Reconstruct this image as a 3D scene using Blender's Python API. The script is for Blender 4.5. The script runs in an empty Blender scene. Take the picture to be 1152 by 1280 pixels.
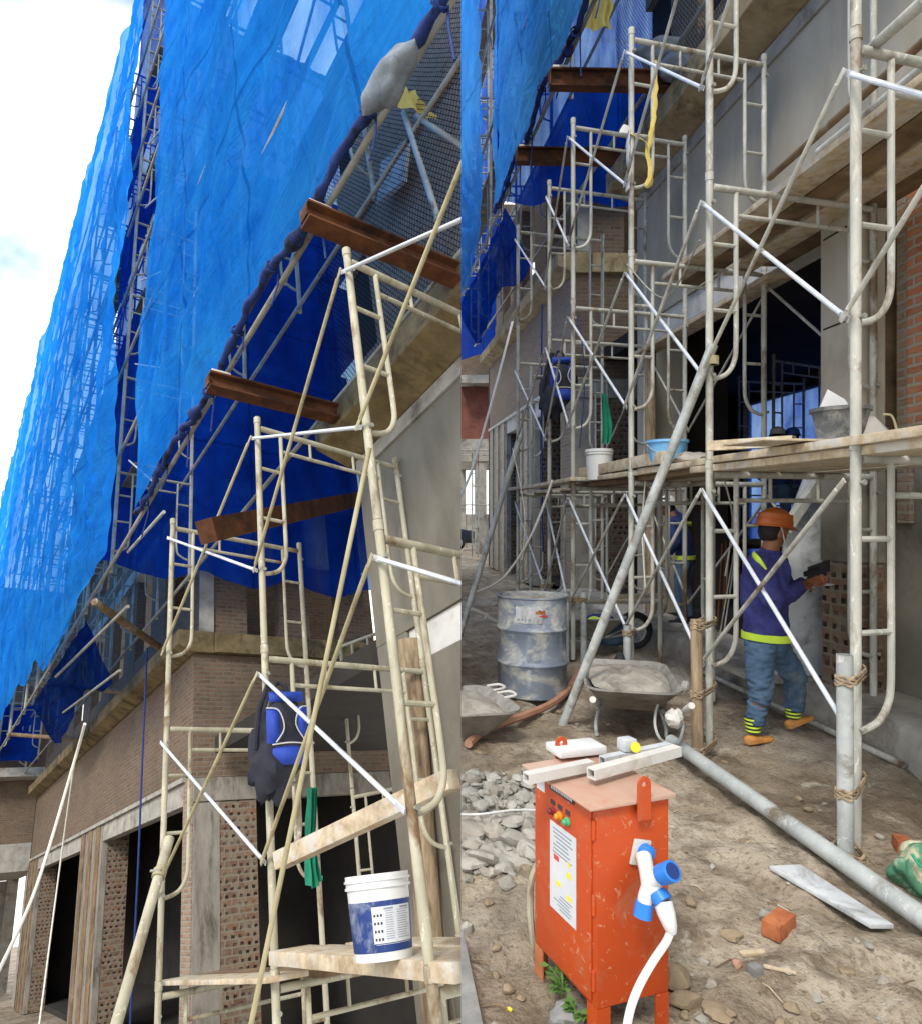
import bpy, bmesh, math, random
from mathutils import Vector, Matrix, noise
RN = random.Random(7)
SC = bpy.context.scene
COL = SC.collection
V3 = Vector
PI = math.pi
FOC, PX, PY = 885.0, 480.0, 640.0          # focal length and principal point in photo pixels (shifted lens)
CAM = V3((0, 0, 1.6))

# ---------------------------------------------------------------- axes of the two yards
def axes(w, f, v, o):
    m = Matrix.Identity(4)
    for i, a in enumerate((w, f, v)):
        for j in range(3):
            m[j][i] = a[j]
    for j in range(3):
        m[j][3] = o[j]
    return m
_V = V3((-.1075, .4527, .8849)).normalized()
_F = V3((-.5141, .7339, -.4436)); _F = (_F - _V * _F.dot(_V)).normalized()
_W = _F.cross(_V).normalized()
LCAM = 2.38
_fb = V3((-.03, 1, 0)).normalized()
MS = {'R': Matrix.Identity(4),
      'B': axes(V3((_fb.y, -_fb.x, 0)), _fb, V3((0, 0, 1)), V3((0, 0, 0))),
      'L': axes(_W, _F, _V, CAM - _V * LCAM)}
MI = {k: m.inverted() for k, m in MS.items()}

def pt(side, u, v, axis, val):
    """point of the plane (axis = val) of a yard that the photo shows at pixel u, v"""
    d = V3(((u - PX) / FOC, 1, -(v - PY) / FOC))
    o = MI[side] @ CAM
    dl = MI[side].to_3x3() @ d
    return o + dl * ((val - o[axis]) / dl[axis])
def px(side, p):
    q = MS[side] @ V3(p) - CAM
    return (round(PX + FOC * q.x / q.y, 1), round(PY - FOC * q.z / q.y, 1))

# ---------------------------------------------------------------- mesh collector
class G:
    def __init__(s):
        s.v = []; s.f = []; s.m = []
    def add(s, vs, fs, mi=0):
        n = len(s.v)
        s.v += [V3(p) for p in vs]
        s.f += [tuple(i + n for i in f) for f in fs]
        s.m += [mi] * len(fs)
        return s
    def box(s, x0, x1, y0, y1, z0, z1, mi=0):
        vs = [(x, y, z) for z in (z0, z1) for y in (y0, y1) for x in (x0, x1)]
        return s.add(vs, [(0, 2, 3, 1), (4, 5, 7, 6), (0, 1, 5, 4), (2, 6, 7, 3), (0, 4, 6, 2), (1, 3, 7, 5)], mi)
    def obox(s, c, size, rot=None, mi=0):
        rot = rot or Matrix.Identity(3)
        c = V3(c); h = V3(size) / 2
        vs = [c + rot @ V3((x * h.x, y * h.y, z * h.z)) for z in (-1, 1) for y in (-1, 1) for x in (-1, 1)]
        return s.add(vs, [(0, 2, 3, 1), (4, 5, 7, 6), (0, 1, 5, 4), (2, 6, 7, 3), (0, 4, 6, 2), (1, 3, 7, 5)], mi)
    def beam(s, p, q, a, b, up=(0, 0, 1), mi=0):
        """box section a (sideways) x b (along up) from p to q"""
        p, q = V3(p), V3(q); d = (q - p); L = d.length; d.normalize()
        x = d.cross(V3(up)).normalized(); z = x.cross(d)
        r = Matrix((x, d, z)).transposed()
        return s.obox((p + q) / 2, (a, L, b), r, mi)
    def path(s, pts, r, n=8, mi=0, closed=False, caps=True, sq=1.0, ref=None):
        pts = [V3(p) for p in pts]; N = len(pts)
        rs = r if isinstance(r, (list, tuple)) else [r] * N
        fr = []
        t0 = (pts[1] - pts[0]).normalized()
        a = V3(ref) if ref else (V3((0, 0, 1)) if abs(t0.z) < .9 else V3((1, 0, 0)))
        for i in range(N):
            if closed: t = pts[(i + 1) % N] - pts[i - 1]
            elif i == 0: t = pts[1] - pts[0]
            elif i == N - 1: t = pts[-1] - pts[-2]
            else: t = (pts[i + 1] - pts[i]).normalized() + (pts[i] - pts[i - 1]).normalized()
            t = t.normalized() if t.length > 1e-9 else t0
            x = (a - t * a.dot(t))
            if x.length < 1e-6: x = t.orthogonal()
            x.normalize(); y = t.cross(x); a = x
            fr.append((x, y))
        vs = []
        for i in range(N):
            x, y = fr[i]
            for k in range(n):
                c = 2 * PI * k / n
                vs.append(pts[i] + (x * math.cos(c) + y * math.sin(c) * sq) * rs[i])
        fs = []
        for i in range(N if closed else N - 1):
            j = (i + 1) % N
            for k in range(n):
                l = (k + 1) % n
                fs.append((i * n + k, i * n + l, j * n + l, j * n + k))
        if caps and not closed:
            fs.append(tuple(range(n - 1, -1, -1)))
            fs.append(tuple((N - 1) * n + k for k in range(n)))
        return s.add(vs, fs, mi)
    def tube(s, p, q, r, n=10, mi=0, r2=None, caps=True):
        return s.path([p, q], [r, r if r2 is None else r2], n, mi, caps=caps)
    def pipe(s, p, q, r, n=14, wall=.004, mi=0):
        """hollow open pipe"""
        p, q = V3(p), V3(q); d = (q - p).normalized()
        return s.path([p + d * .06, p, p, q, q, q - d * .06], [r - wall, r - wall, r, r, r - wall, r - wall], n, mi, caps=True)
    def lathe(s, prof, c, n=24, rot=None, mi=0, a0=0, a1=2 * PI):
        rot = rot or Matrix.Identity(3); c = V3(c)
        full = abs(a1 - a0 - 2 * PI) < 1e-6
        cols = n if full else n + 1
        vs = [c + rot @ V3((r * math.cos(a0 + (a1 - a0) * k / n), r * math.sin(a0 + (a1 - a0) * k / n), z)) for r, z in prof for k in range(cols)]
        fs = []
        for i in range(len(prof) - 1):
            for k in range(n):
                l = (k + 1) % cols
                fs.append((i * cols + k, i * cols + l, (i + 1) * cols + l, (i + 1) * cols + k))
        if full:
            if prof[0][0] > 1e-5: fs.append(tuple(range(cols - 1, -1, -1)))
            if prof[-1][0] > 1e-5: fs.append(tuple((len(prof) - 1) * cols + k for k in range(cols)))
        return s.add(vs, fs, mi)
    def blob(s, c, r, seed=0, amp=.25, fr=1.3, n=10, m=7, rot=None, mi=0, flat=None, facet=0.0):
        c = V3(c); r = V3(r) if hasattr(r, '__len__') else V3((r, r, r)); rot = rot or Matrix.Identity(3)
        vs = []
        sd = V3((seed * 7.3, seed * 3.1, seed * 1.7))
        cuts = []
        if facet:
            rr = random.Random(seed)
            cuts = [(V3((rr.uniform(-1, 1), rr.uniform(-1, 1), rr.uniform(-1, 1))).normalized(), rr.uniform(.55, .85)) for _ in range(9)]
        for i in range(m + 1):
            a = PI * i / m
            for k in range(n if 0 < i < m else 1):
                b = 2 * PI * k / n
                d = V3((math.sin(a) * math.cos(b), math.sin(a) * math.sin(b), math.cos(a)))
                d = d * (1 + amp * noise.noise(d * fr + sd))
                for nn, dist in cuts:
                    e = d.dot(nn) - dist
                    if e > 0: d = d - nn * e
                if flat is not None and d.z < flat: d.z = flat
                vs.append(c + rot @ V3((d.x * r.x, d.y * r.y, d.z * r.z)))
        fs = []
        for k in range(n): fs.append((0, 1 + k, 1 + (k + 1) % n))
        for i in range(1, m - 1):
            o = 1 + (i - 1) * n
            for k in range(n): fs.append((o + k, o + n + k, o + n + (k + 1) % n, o + (k + 1) % n))
        o = 1 + (m - 2) * n; e = 1 + (m - 1) * n
        for k in range(n): fs.append((o + k, e, o + (k + 1) % n))
        return s.add(vs, fs, mi)
    def sheet(s, fn, nu, nv, mi=0):
        vs = [fn(i / nu, j / nv) for j in range(nv + 1) for i in range(nu + 1)]
        return s.add(vs, [(j * (nu + 1) + i, j * (nu + 1) + i + 1, (j + 1) * (nu + 1) + i + 1, (j + 1) * (nu + 1) + i) for j in range(nv) for i in range(nu)], mi)
    def prism(s, poly, axis, a, b, mi=0):
        """2-D outline swept along an axis from a to b"""
        def P(x, y, t):
            return {0: (t, x, y), 1: (x, t, y), 2: (x, y, t)}[axis]
        n = len(poly)
        vs = [P(x, y, a) for x, y in poly] + [P(x, y, b) for x, y in poly]
        fs = [(i, (i + 1) % n, n + (i + 1) % n, n + i) for i in range(n)] + [tuple(range(n - 1, -1, -1)), tuple(range(n, 2 * n))]
        return s.add(vs, fs, mi)
    def moved(s, M):
        g = G(); g.v = [M @ p for p in s.v]; g.f = list(s.f); g.m = list(s.m); return g
    def join(s, g, mi=None):
        n = len(s.v); s.v += g.v; s.f += [tuple(i + n for i in f) for f in g.f]; s.m += g.m if mi is None else [mi] * len(g.f); return s

BASE = {}; SIDE = {}
def mesh_of(name, g, mats, base, bevel=0, smooth=35, remesh=0, fix=True, wrinkle=None):
    me = bpy.data.meshes.new(name)
    me.from_pydata([p - base for p in g.v], [], g.f)
    mats = mats if isinstance(mats, (list, tuple)) else [mats]
    for m in mats: me.materials.append(m)
    if len(mats) > 1: me.polygons.foreach_set('material_index', g.m)
    if remesh:
        me = remeshed(me, remesh, mats)
        if wrinkle:
            amp, fq, sz = wrinkle
            for v in me.vertices:
                q = V3((v.co.x, v.co.y, v.co.z * sz)) * fq
                n1 = noise.noise(q + V3((3, 7, 1))); n2 = noise.noise(q * 2.1 + V3((1, 2, 9)))
                v.co += v.normal * amp * ((1 - abs(n1) * 2.2) * .7 + n2 * .6)
    if fix or bevel:
        bm = bmesh.new(); bm.from_mesh(me)
        if fix: bmesh.ops.recalc_face_normals(bm, faces=bm.faces)
        if bevel:
            bm.normal_update()
            es = [e for e in bm.edges if len(e.link_faces) == 2 and e.calc_face_angle(0) > .6]
            bmesh.ops.bevel(bm, geom=es, offset=bevel, segments=2, profile=.6, affect='EDGES', clamp_overlap=True)
        bm.to_mesh(me); bm.free()
    uv = me.uv_layers.new(name='UVMap')
    vco = [v.co + base for v in me.vertices]
    for p in me.polygons:
        n = p.normal; a = max(range(3), key=lambda i: abs(n[i]))
        for li in p.loop_indices:
            c = vco[me.loops[li].vertex_index]
            uv.data[li].uv = (c.y, c.z) if a == 0 else (c.x, c.z) if a == 1 else (c.x, c.y)
    if smooth:
        me.polygons.foreach_set('use_smooth', [True] * len(me.polygons))
        me.set_sharp_from_angle(angle=math.radians(smooth))
    me.update()
    return me
def remeshed(me, vox, mats):
    o = bpy.data.objects.new('t', me); COL.objects.link(o)
    m = o.modifiers.new('r', 'REMESH'); m.mode = 'VOXEL'; m.voxel_size = vox; m.use_smooth_shade = True
    s = o.modifiers.new('s', 'SMOOTH'); s.factor = .5; s.iterations = 4
    dg = bpy.context.evaluated_depsgraph_get()
    r = bpy.data.meshes.new_from_object(o.evaluated_get(dg))
    bpy.data.objects.remove(o)
    r.materials.clear()
    for k in mats: r.materials.append(k)
    return r
def tag(o, label=None, cat=None, group=None, kind=None):
    if label: o['label'] = label
    if cat: o['category'] = cat
    if group: o['group'] = group
    if kind: o['kind'] = kind
    return o
def thing(name, label, cat, base, side='R', group=None):
    o = bpy.data.objects.new(name, None); COL.objects.link(o)
    o.empty_display_size = .1
    base = V3(base)
    o.matrix_world = MS[side] @ Matrix.Translation(base)
    BASE[o] = base; SIDE[o] = side
    return tag(o, label, cat, group)
def ob(name, g, mats, parent=None, side='R', label=None, cat=None, group=None, kind=None, base=None, **kw):
    if parent is not None:
        base = BASE[parent]; side = SIDE[parent]
    elif base is None:
        xs = [p.x for p in g.v]; ys = [p.y for p in g.v]; zs = [p.z for p in g.v]
        base = V3(((min(xs) + max(xs)) / 2, (min(ys) + max(ys)) / 2, min(zs)))
    base = V3(base)
    me = mesh_of(name, g, mats, base, **kw)
    o = bpy.data.objects.new(name, me); COL.objects.link(o)
    BASE[o] = base; SIDE[o] = side
    if parent is not None: o.parent = parent
    else: o.matrix_world = MS[side] @ Matrix.Translation(base)
    return tag(o, label, cat, group, kind)
def dup(root, base, side, label=None, group=None, rot=None):
    """copy of a thing with copies of its parts and their sub-parts"""
    r = root.copy(); COL.objects.link(r)
    r.matrix_world = MS[side] @ Matrix.Translation(V3(base)) @ (rot or Matrix.Identity(4))
    BASE[r] = V3(base); SIDE[r] = side
    if label: r['label'] = label
    if group: r['group'] = group
    for ch in KIDS.get(root, []):
        c = ch.copy(); COL.objects.link(c); c.parent = r; SIDE[c] = side; BASE[c] = BASE[r]
        KIDS.setdefault(r, []).append(c)
        for g2 in KIDS.get(ch, []):
            d = g2.copy(); COL.objects.link(d); d.parent = c; SIDE[d] = side; BASE[d] = BASE[r]
            KIDS.setdefault(c, []).append(d)
    return r
KIDS = {}
def kid(o):
    KIDS.setdefault(o.parent, []).append(o); return o
def ROT(axis, deg): return Matrix.Rotation(math.radians(deg), 3, axis)
def curve(pts, n=6):
    """Catmull-Rom through points"""
    pts = [V3(p) for p in pts]; out = []
    for i in range(len(pts) - 1):
        p0 = pts[max(i - 1, 0)]; p1 = pts[i]; p2 = pts[i + 1]; p3 = pts[min(i + 2, len(pts) - 1)]
        for k in range(n):
            t = k / n
            out.append(.5 * ((2 * p1) + (p2 - p0) * t + (2 * p0 - 5 * p1 + 4 * p2 - p3) * t * t + (3 * p1 - p0 - 3 * p2 + p3) * t ** 3))
    out.append(pts[-1]); return out
# ---------------------------------------------------------------- materials
def srgb(r, g, b):
    f = lambda c: (c / 255 / 12.92) if c / 255 <= .04045 else ((c / 255 + .055) / 1.055) ** 2.4
    return (f(r), f(g), f(b), 1)
class NT:
    def __init__(s, name):
        s.mat = bpy.data.materials.new(name); s.mat.use_nodes = True
        s.t = s.mat.node_tree; s.t.nodes.clear()
        s.out = s.n('ShaderNodeOutputMaterial')
    def n(s, typ, **kw):
        nd = s.t.nodes.new(typ)
        for k, v in kw.items():
            if hasattr(nd, k): setattr(nd, k, v)
        return nd
    def l(s, a, b): s.t.links.new(a, b)
    def set(s, nd, **kw):
        for k, v in kw.items():
            k = k.replace('_', ' ')
            if k in nd.inputs:
                if hasattr(v, 'is_linked') or hasattr(v, 'links'): s.l(v, nd.inputs[k])
                else: nd.inputs[k].default_value = v
        return nd
    def coords(s, uv=False, rnd=True, scale=None):
        tc = s.n('ShaderNodeTexCoord')
        o = tc.outputs['UV' if uv else 'Object']
        if rnd and not uv:
            oi = s.n('ShaderNodeObjectInfo')
            m = s.n('ShaderNodeVectorMath', operation='MULTIPLY_ADD')
            m.inputs[1].default_value = (1, 1, 1)
            sc = s.n('ShaderNodeMath', operation='MULTIPLY'); s.l(oi.outputs['Random'], sc.inputs[0]); sc.inputs[1].default_value = 37
            s.l(o, m.inputs[0]); s.l(sc.outputs[0], m.inputs[2]); o = m.outputs[0]
        if scale:
            mp = s.n('ShaderNodeMapping'); s.l(o, mp.inputs['Vector']); mp.inputs['Scale'].default_value = scale; o = mp.outputs[0]
        return o
    def noise(s, co, scale=5, detail=6, rough=.6, dist=0):
        nz = s.n('ShaderNodeTexNoise'); s.l(co, nz.inputs['Vector'])
        s.set(nz, Scale=scale, Detail=detail, Roughness=rough, Distortion=dist); return nz.outputs['Fac']
    def ramp(s, fac, stops, interp='LINEAR'):
        r = s.n('ShaderNodeValToRGB'); s.l(fac, r.inputs[0]); r.color_ramp.interpolation = interp
        e = r.color_ramp.elements
        while len(e) < len(stops): e.new(.5)
        for i, (p, c) in enumerate(stops):
            e[i].position = p; e[i].color = c if hasattr(c, '__len__') else (c, c, c, 1)
        return r.outputs[0]
    def mix(s, fac, a, b, mode='MIX'):
        m = s.n('ShaderNodeMix', data_type='RGBA', blend_type=mode)
        for k, v in ((0, fac), (6, a), (7, b)):
            if hasattr(v, 'links'): s.l(v, m.inputs[k])
            else: m.inputs[k].default_value = v
        return m.outputs[2]
    def math(s, op, a, b=None):
        m = s.n('ShaderNodeMath', operation=op)
        for k, v in ((0, a), (1, b)):
            if v is None: continue
            if hasattr(v, 'links'): s.l(v, m.inputs[k])
            else: m.inputs[k].default_value = v
        return m.outputs[0]
    def bump(s, h, strength=.3, dist=.01):
        b = s.n('ShaderNodeBump'); s.l(h, b.inputs['Height']); s.set(b, Strength=strength, Distance=dist); return b.outputs[0]
    def bsdf(s, col, rough=.8, metal=0, normal=None, spec=.4, **kw):
        p = s.n('ShaderNodeBsdfPrincipled')
        s.set(p, Base_Color=col, Roughness=rough, Metallic=metal, Specular_IOR_Level=spec, **kw)
        if normal is not None: s.l(normal, p.inputs['Normal'])
        s.l(p.outputs[0], s.out.inputs['Surface']); return p
def m_noise(name, c1, c2, scale=6, rough=.85, metal=0, bump=.25, bd=.006, c3=None, s3=2.0, w3=(.52, .66), spec=.35, fine=60, stretch=None, rnd=True, splash=None):
    t = NT(name); co = t.coords(rnd=rnd, scale=stretch)
    a = t.noise(co, scale, 8, .65)
    col = t.ramp(a, [(.32, c1), (.68, c2)])
    if splash is not None:
        sp = t.noise(co, 26, 4, .75, .6)
        col = t.mix(t.ramp(sp, [(.60, 0), (.65, .8)]), col, splash)
    if c3 is not None:
        b = t.noise(co, s3, 6, .7, .4)
        col = t.mix(t.ramp(b, [(w3[0], 0), (w3[1], 1)]), col, c3)
    h = t.math('ADD', a, t.math('MULTIPLY', t.noise(co, fine, 3, .6), .35))
    t.bsdf(col, rough, metal, t.bump(h, bump, bd), spec)
    return t.mat
C = srgb
M = {}
M['frame'] = m_noise('scaffold_cream_paint', C(144, 139, 118), C(182, 177, 155), 5, .6, 0, .35, .003, C(112, 88, 60), 3.5, (.54, .66), stretch=(1, 1, .45), splash=C(206, 203, 192))
M['frame_grey'] = m_noise('scaffold_grey_paint', C(146, 147, 138), C(190, 189, 178), 5, .6, 0, .35, .003, C(108, 88, 66), 3.0, (.54, .66), stretch=(1, 1, .45), splash=C(206, 205, 198))
M['frame_yel'] = m_noise('scaffold_yellowed_paint', C(140, 131, 98), C(176, 167, 132), 5, .6, 0, .3, .003, C(112, 94, 64), 3.0, (.56, .72), stretch=(1, 1, .45))
M['galv'] = m_noise('galvanised_tube', C(178, 184, 190), C(214, 218, 222), 9, .42, .2, .1, .001, C(150, 150, 146), 3, (.62, .8))
M['pipe'] = m_noise('grey_steel_pipe', C(138, 142, 140), C(182, 186, 183), 4, .55, .1, .3, .003, C(112, 102, 86), 3, (.54, .68), splash=C(200, 200, 194))
M['pipe_dark'] = m_noise('weathered_tube', C(120, 120, 112), C(165, 163, 152), 4, .55, .1, .2, .002, C(96, 84, 66), 3, (.56, .72))
M['wood'] = m_noise('cement_stained_timber', C(150, 130, 102), C(206, 192, 166), 3.5, .85, 0, .4, .003, C(186, 182, 172), 2.2, (.5, .62), stretch=(3, 3, 3))
M['wood_dark'] = m_noise('dark_timber', C(84, 68, 50), C(136, 112, 84), 4, .85, 0, .4, .004, C(150, 142, 128), 2.5, (.6, .72))
M['wood_post'] = m_noise('rough_round_timber', C(112, 96, 76), C(168, 148, 120), 7, .9, 0, .5, .006, C(84, 66, 48), 3, (.55, .7), stretch=(4, 4, .6))
M['plaster'] = m_noise('grey_cement_plaster', C(162, 155, 138), C(178, 171, 154), 1.3, .9, 0, .25, .003, C(142, 135, 118), .7, (.5, .75), stretch=(1.6, 1.6, .8), rnd=False)
M['plaster_dark'] = m_noise('dark_damp_plaster', C(108, 104, 94), C(134, 129, 116), 1.6, .9, 0, .25, .003, C(84, 78, 68), 1.2, (.5, .7), rnd=False)
M['concrete'] = m_noise('rough_concrete', C(136, 132, 124), C(172, 168, 158), 3.5, .92, 0, .45, .006, C(104, 98, 88), 2.0, (.52, .68), rnd=False)
M['concrete_ochre'] = m_noise('form_stained_concrete', C(128, 112, 80), C(176, 158, 122), 2.2, .9, 0, .35, .005, C(96, 82, 58), 2.4, (.5, .66), rnd=False)
M['concrete_pale'] = m_noise('pale_new_concrete', C(188, 186, 180), C(214, 212, 206), 3, .88, 0, .3, .004, C(150, 146, 138), 1.6, (.56, .74), rnd=False)
M['dark'] = m_noise('unlit_room_plaster', C(38, 36, 33), C(54, 50, 45), 1.5, .95, 0, .2, .004, rnd=False)  # near-black tone: the rooms' lack of light is put into the colour
M['rust_beam'] = m_noise('rusty_steel', C(66, 38, 22), C(104, 62, 34), 5, .9, .0, .5, .004, C(46, 28, 20), 3, (.48, .65))
M['cement'] = m_noise('wet_cement_mortar', C(132, 126, 116), C(166, 160, 148), 6, .8, 0, .9, .012, C(112, 106, 96), 4, (.5, .65), fine=40)
M['steel_dirty'] = m_noise('cement_caked_steel', C(112, 110, 104), C(158, 154, 146), 6, .7, .1, .4, .004, C(92, 74, 58), 4, (.58, .72))
M['orange'] = m_noise('orange_enamel', C(168, 62, 18), C(182, 72, 24), 3, .5, 0, .12, .001, C(160, 98, 68), 5, (.55, .74), spec=.35, splash=C(186, 128, 98))
M['orange_top'] = m_noise('dusty_orange_lid', C(166, 120, 98), C(176, 152, 136), 4, .8, 0, .3, .002, C(176, 84, 44), 5, (.56, .72))
M['white'] = m_noise('white_plastic', C(196, 198, 197), C(212, 212, 210), 4, .45, 0, .1, .001, C(190, 186, 176), 4, (.6, .75))
M['white_dirty'] = m_noise('chalky_white', C(176, 174, 168), C(204, 201, 194), 4, .8, 0, .3, .003, C(172, 164, 152), 5, (.56, .7))
M['sheet_white'] = m_noise('white_printed_sheet', C(184, 188, 192), C(200, 203, 206), 5, .5, 0, .03, .001)
M['blue_plug'] = m_noise('blue_connector_plastic', C(38, 110, 196), C(50, 126, 212), 4, .4, 0, .05, .001)
M['black'] = m_noise('black_rubber', C(30, 30, 32), C(46, 46, 48), 6, .65, 0, .2, .002, C(84, 80, 76), 5, (.62, .75))
M['grey_bucket'] = m_noise('dirty_rubber_bucket', C(66, 70, 72), C(96, 99, 100), 6, .7, 0, .3, .003, C(146, 144, 138), 5, (.5, .64))
M['blue_bucket'] = m_noise('light_blue_plastic', C(96, 158, 204), C(122, 178, 218), 5, .5, 0, .1, .001, C(160, 172, 180), 5, (.56, .7))
M['navy'] = m_noise('navy_printed_band', C(22, 44, 98), C(36, 62, 122), 6, .6, 0, .2, .001, C(120, 128, 146), 7, (.53, .66))
M['print_grey'] = m_noise('grey_print', C(120, 126, 138), C(140, 146, 156), 9, .6)
M['print_dark'] = m_noise('dark_print', C(40, 42, 50), C(56, 58, 66), 9, .6)
M['print_red'] = m_noise('red_print', C(190, 60, 62), C(204, 84, 84), 9, .6)
M['print_yellow'] = m_noise('yellow_print', C(220, 200, 50), C(230, 212, 70), 9, .6)
M['brick_red'] = m_noise('broken_brick', C(150, 84, 50), C(184, 116, 74), 9, .9, 0, .5, .005, C(120, 60, 36), 6, (.5, .66))
M['stone'] = m_noise('pale_rubble', C(124, 121, 112), C(172, 169, 160), 6, .9, 0, .5, .006, C(128, 122, 110), 5, (.5, .7))
M['stone_dark'] = m_noise('grey_stone', C(100, 100, 98), C(136, 136, 132), 8, .9, 0, .4, .004)
M['mudlump'] = m_noise('mud_clod', C(112, 98, 78), C(150, 134, 110), 8, .95, 0, .7, .01)
M['leaf'] = m_noise('weed_leaf', C(58, 92, 40), C(98, 132, 64), 12, .6, 0, .2, .002)
M['tree'] = m_noise('tree_leaf', C(48, 76, 34), C(96, 122, 60), 12, .7, 0, .2, .002)
M['bark'] = m_noise('tree_bark', C(70, 58, 46), C(100, 84, 66), 8, .9)
M['hose_red'] = m_noise('dusty_orange_hose', C(150, 108, 86), C(180, 138, 114), 8, .7, 0, .15, .002)
M['rope'] = m_noise('pale_nylon_rope', C(206, 202, 190), C(226, 222, 210), 12, .7, 0, .3, .001)
M['rope_yellow'] = m_noise('yellow_sling', C(186, 164, 76), C(208, 188, 108), 9, .8, 0, .4, .002)
M['rope_blue'] = m_noise('blue_rope', C(18, 38, 92), C(30, 54, 118), 12, .7, 0, .3, .001)
M['cloth_green'] = m_noise('green_mesh_cloth', C(22, 116, 92), C(40, 146, 114), 9, .8, 0, .4, .003)
M['jacket'] = m_noise('indigo_work_jacket', C(42, 44, 98), C(66, 68, 132), 7, .9, 0, .9, .012, C(84, 84, 128), 4, (.55, .75))
M['jacket_navy'] = m_noise('navy_work_shirt', C(30, 40, 84), C(44, 60, 120), 5, .85, 0, .5, .006)
M['jeans'] = m_noise('washed_denim', C(58, 82, 108), C(94, 120, 146), 5, .9, 0, .5, .005, C(112, 116, 112), 4, (.58, .74))
M['hivis'] = m_noise('fluorescent_band', C(196, 226, 60), C(214, 240, 84), 9, .6)
M['shoe'] = m_noise('tan_shoe', C(184, 122, 54), C(206, 148, 78), 7, .8, 0, .5, .004, C(138, 112, 82), 8, (.5, .68))
M['skin'] = m_noise('tanned_skin', C(120, 76, 52), C(144, 94, 66), 5, .55, 0, .1, .001)
M['hair'] = m_noise('dark_hair', C(22, 18, 16), C(36, 30, 26), 12, .7)
M['helmet_o'] = m_noise('orange_brown_helmet', C(164, 82, 34), C(182, 96, 44), 4, .4, 0, .05, .001, C(142, 98, 66), 5, (.6, .74))
M['helmet_w'] = m_noise('white_helmet', C(206, 206, 202), C(222, 222, 218), 4, .4)
M['helmet_b'] = m_noise('blue_helmet', C(60, 96, 176), C(76, 112, 190), 4, .4)
M['pack_blue'] = m_noise('blue_backpack_nylon', C(22, 48, 132), C(38, 70, 166), 6, .7, 0, .4, .004)
M['pack_black'] = m_noise('black_backpack_nylon', C(22, 24, 34), C(40, 42, 54), 6, .75, 0, .5, .006)
M['sack'] = m_noise('grey_woven_sack', C(92, 102, 112), C(130, 138, 146), 7, .9, 0, .6, .008, C(96, 100, 104), 4, (.52, .68))
M['sack_green'] = m_noise('cream_woven_sack', C(160, 156, 128), C(190, 186, 160), 8, .9, 0, .8, .01, C(70, 118, 90), 5.2, (.43, .52))
M['hem'] = m_noise('dark_rolled_net', C(20, 34, 84), C(42, 62, 122), 9, .9, 0, .8, .01, C(18, 20, 34), 5, (.5, .62))
M['panel_white'] = m_noise('whitewashed_panel', C(164, 169, 172), C(196, 199, 200), 4, .9, 0, .6, .006, C(124, 126, 124), 3.4, (.5, .66))
M['tin_roof'] = m_noise('red_brown_sheet', C(98, 58, 48), C(128, 80, 66), 3, .8)
M['car'] = m_noise('dark_car_paint', C(40, 44, 52), C(54, 58, 66), 3, .3, 0, .02, .001)
M['glass'] = m_noise('dark_glass', C(24, 30, 36), C(36, 42, 48), 3, .15)
M['screw_g'] = m_noise('green_lamp_cap', C(60, 150, 96), C(80, 170, 116), 5, .35)
M['screw_y'] = m_noise('amber_lamp_cap', C(206, 130, 30), C(220, 150, 44), 5, .35)
M['screw_r'] = m_noise('dull_red_lamp_cap', C(110, 36, 40), C(130, 48, 50), 5, .35)

def m_brick(name, c1, c2, mortar, bw=.21, bh=.07, ms=.015, dirt=None, bump=.7, jitter=.25):
    t = NT(name); co = t.coords(uv=True)
    wob = t.n('ShaderNodeVectorMath', operation='ADD'); t.l(co, wob.inputs[0])
    nv = t.n('ShaderNodeTexNoise'); t.l(co, nv.inputs['Vector']); t.set(nv, Scale=9.0, Detail=2)
    sc = t.n('ShaderNodeVectorMath', operation='SCALE'); t.l(nv.outputs['Color'], sc.inputs[0]); sc.inputs['Scale'].default_value = .024
    t.l(sc.outputs[0], wob.inputs[1])
    b = t.n('ShaderNodeTexBrick'); t.l(wob.outputs[0], b.inputs['Vector'])
    t.set(b, Color1=c1, Color2=c2, Mortar=mortar, Scale=1.0, Mortar_Size=ms, Mortar_Smooth=.3, Bias=0.0, Brick_Width=bw, Row_Height=bh)
    a = t.noise(co, 9, 8, .75)
    col = t.mix(t.ramp(a, [(.42, 0), (.62, jitter)]), b.outputs['Color'], mortar)
    if dirt is not None:
        d = t.noise(co, 1.1, 6, .7)
        col = t.mix(t.ramp(d, [(.5, 0), (.72, .8)]), col, dirt)
    h = t.math('ADD', t.math('MULTIPLY', b.outputs['Fac'], -1.0), t.math('MULTIPLY', a, .5))
    t.bsdf(col, .93, 0, t.bump(h, bump, .012), .25)
    return t.mat
M['brick'] = m_brick('weathered_brickwork', C(122, 92, 72), C(154, 122, 98), C(142, 134, 120), dirt=C(132, 126, 112), jitter=.85)
M['brick_new'] = m_brick('orange_brickwork', C(150, 86, 54), C(180, 112, 74), C(150, 140, 124), dirt=C(140, 116, 90), jitter=.35)
M['brick_dark'] = m_brick('grimy_shaded_brickwork', C(92, 68, 54), C(122, 92, 72), C(112, 102, 88), dirt=C(88, 80, 68), jitter=.85)  # grimy brick, also the shaded copy on the wing of the view looking up
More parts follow.
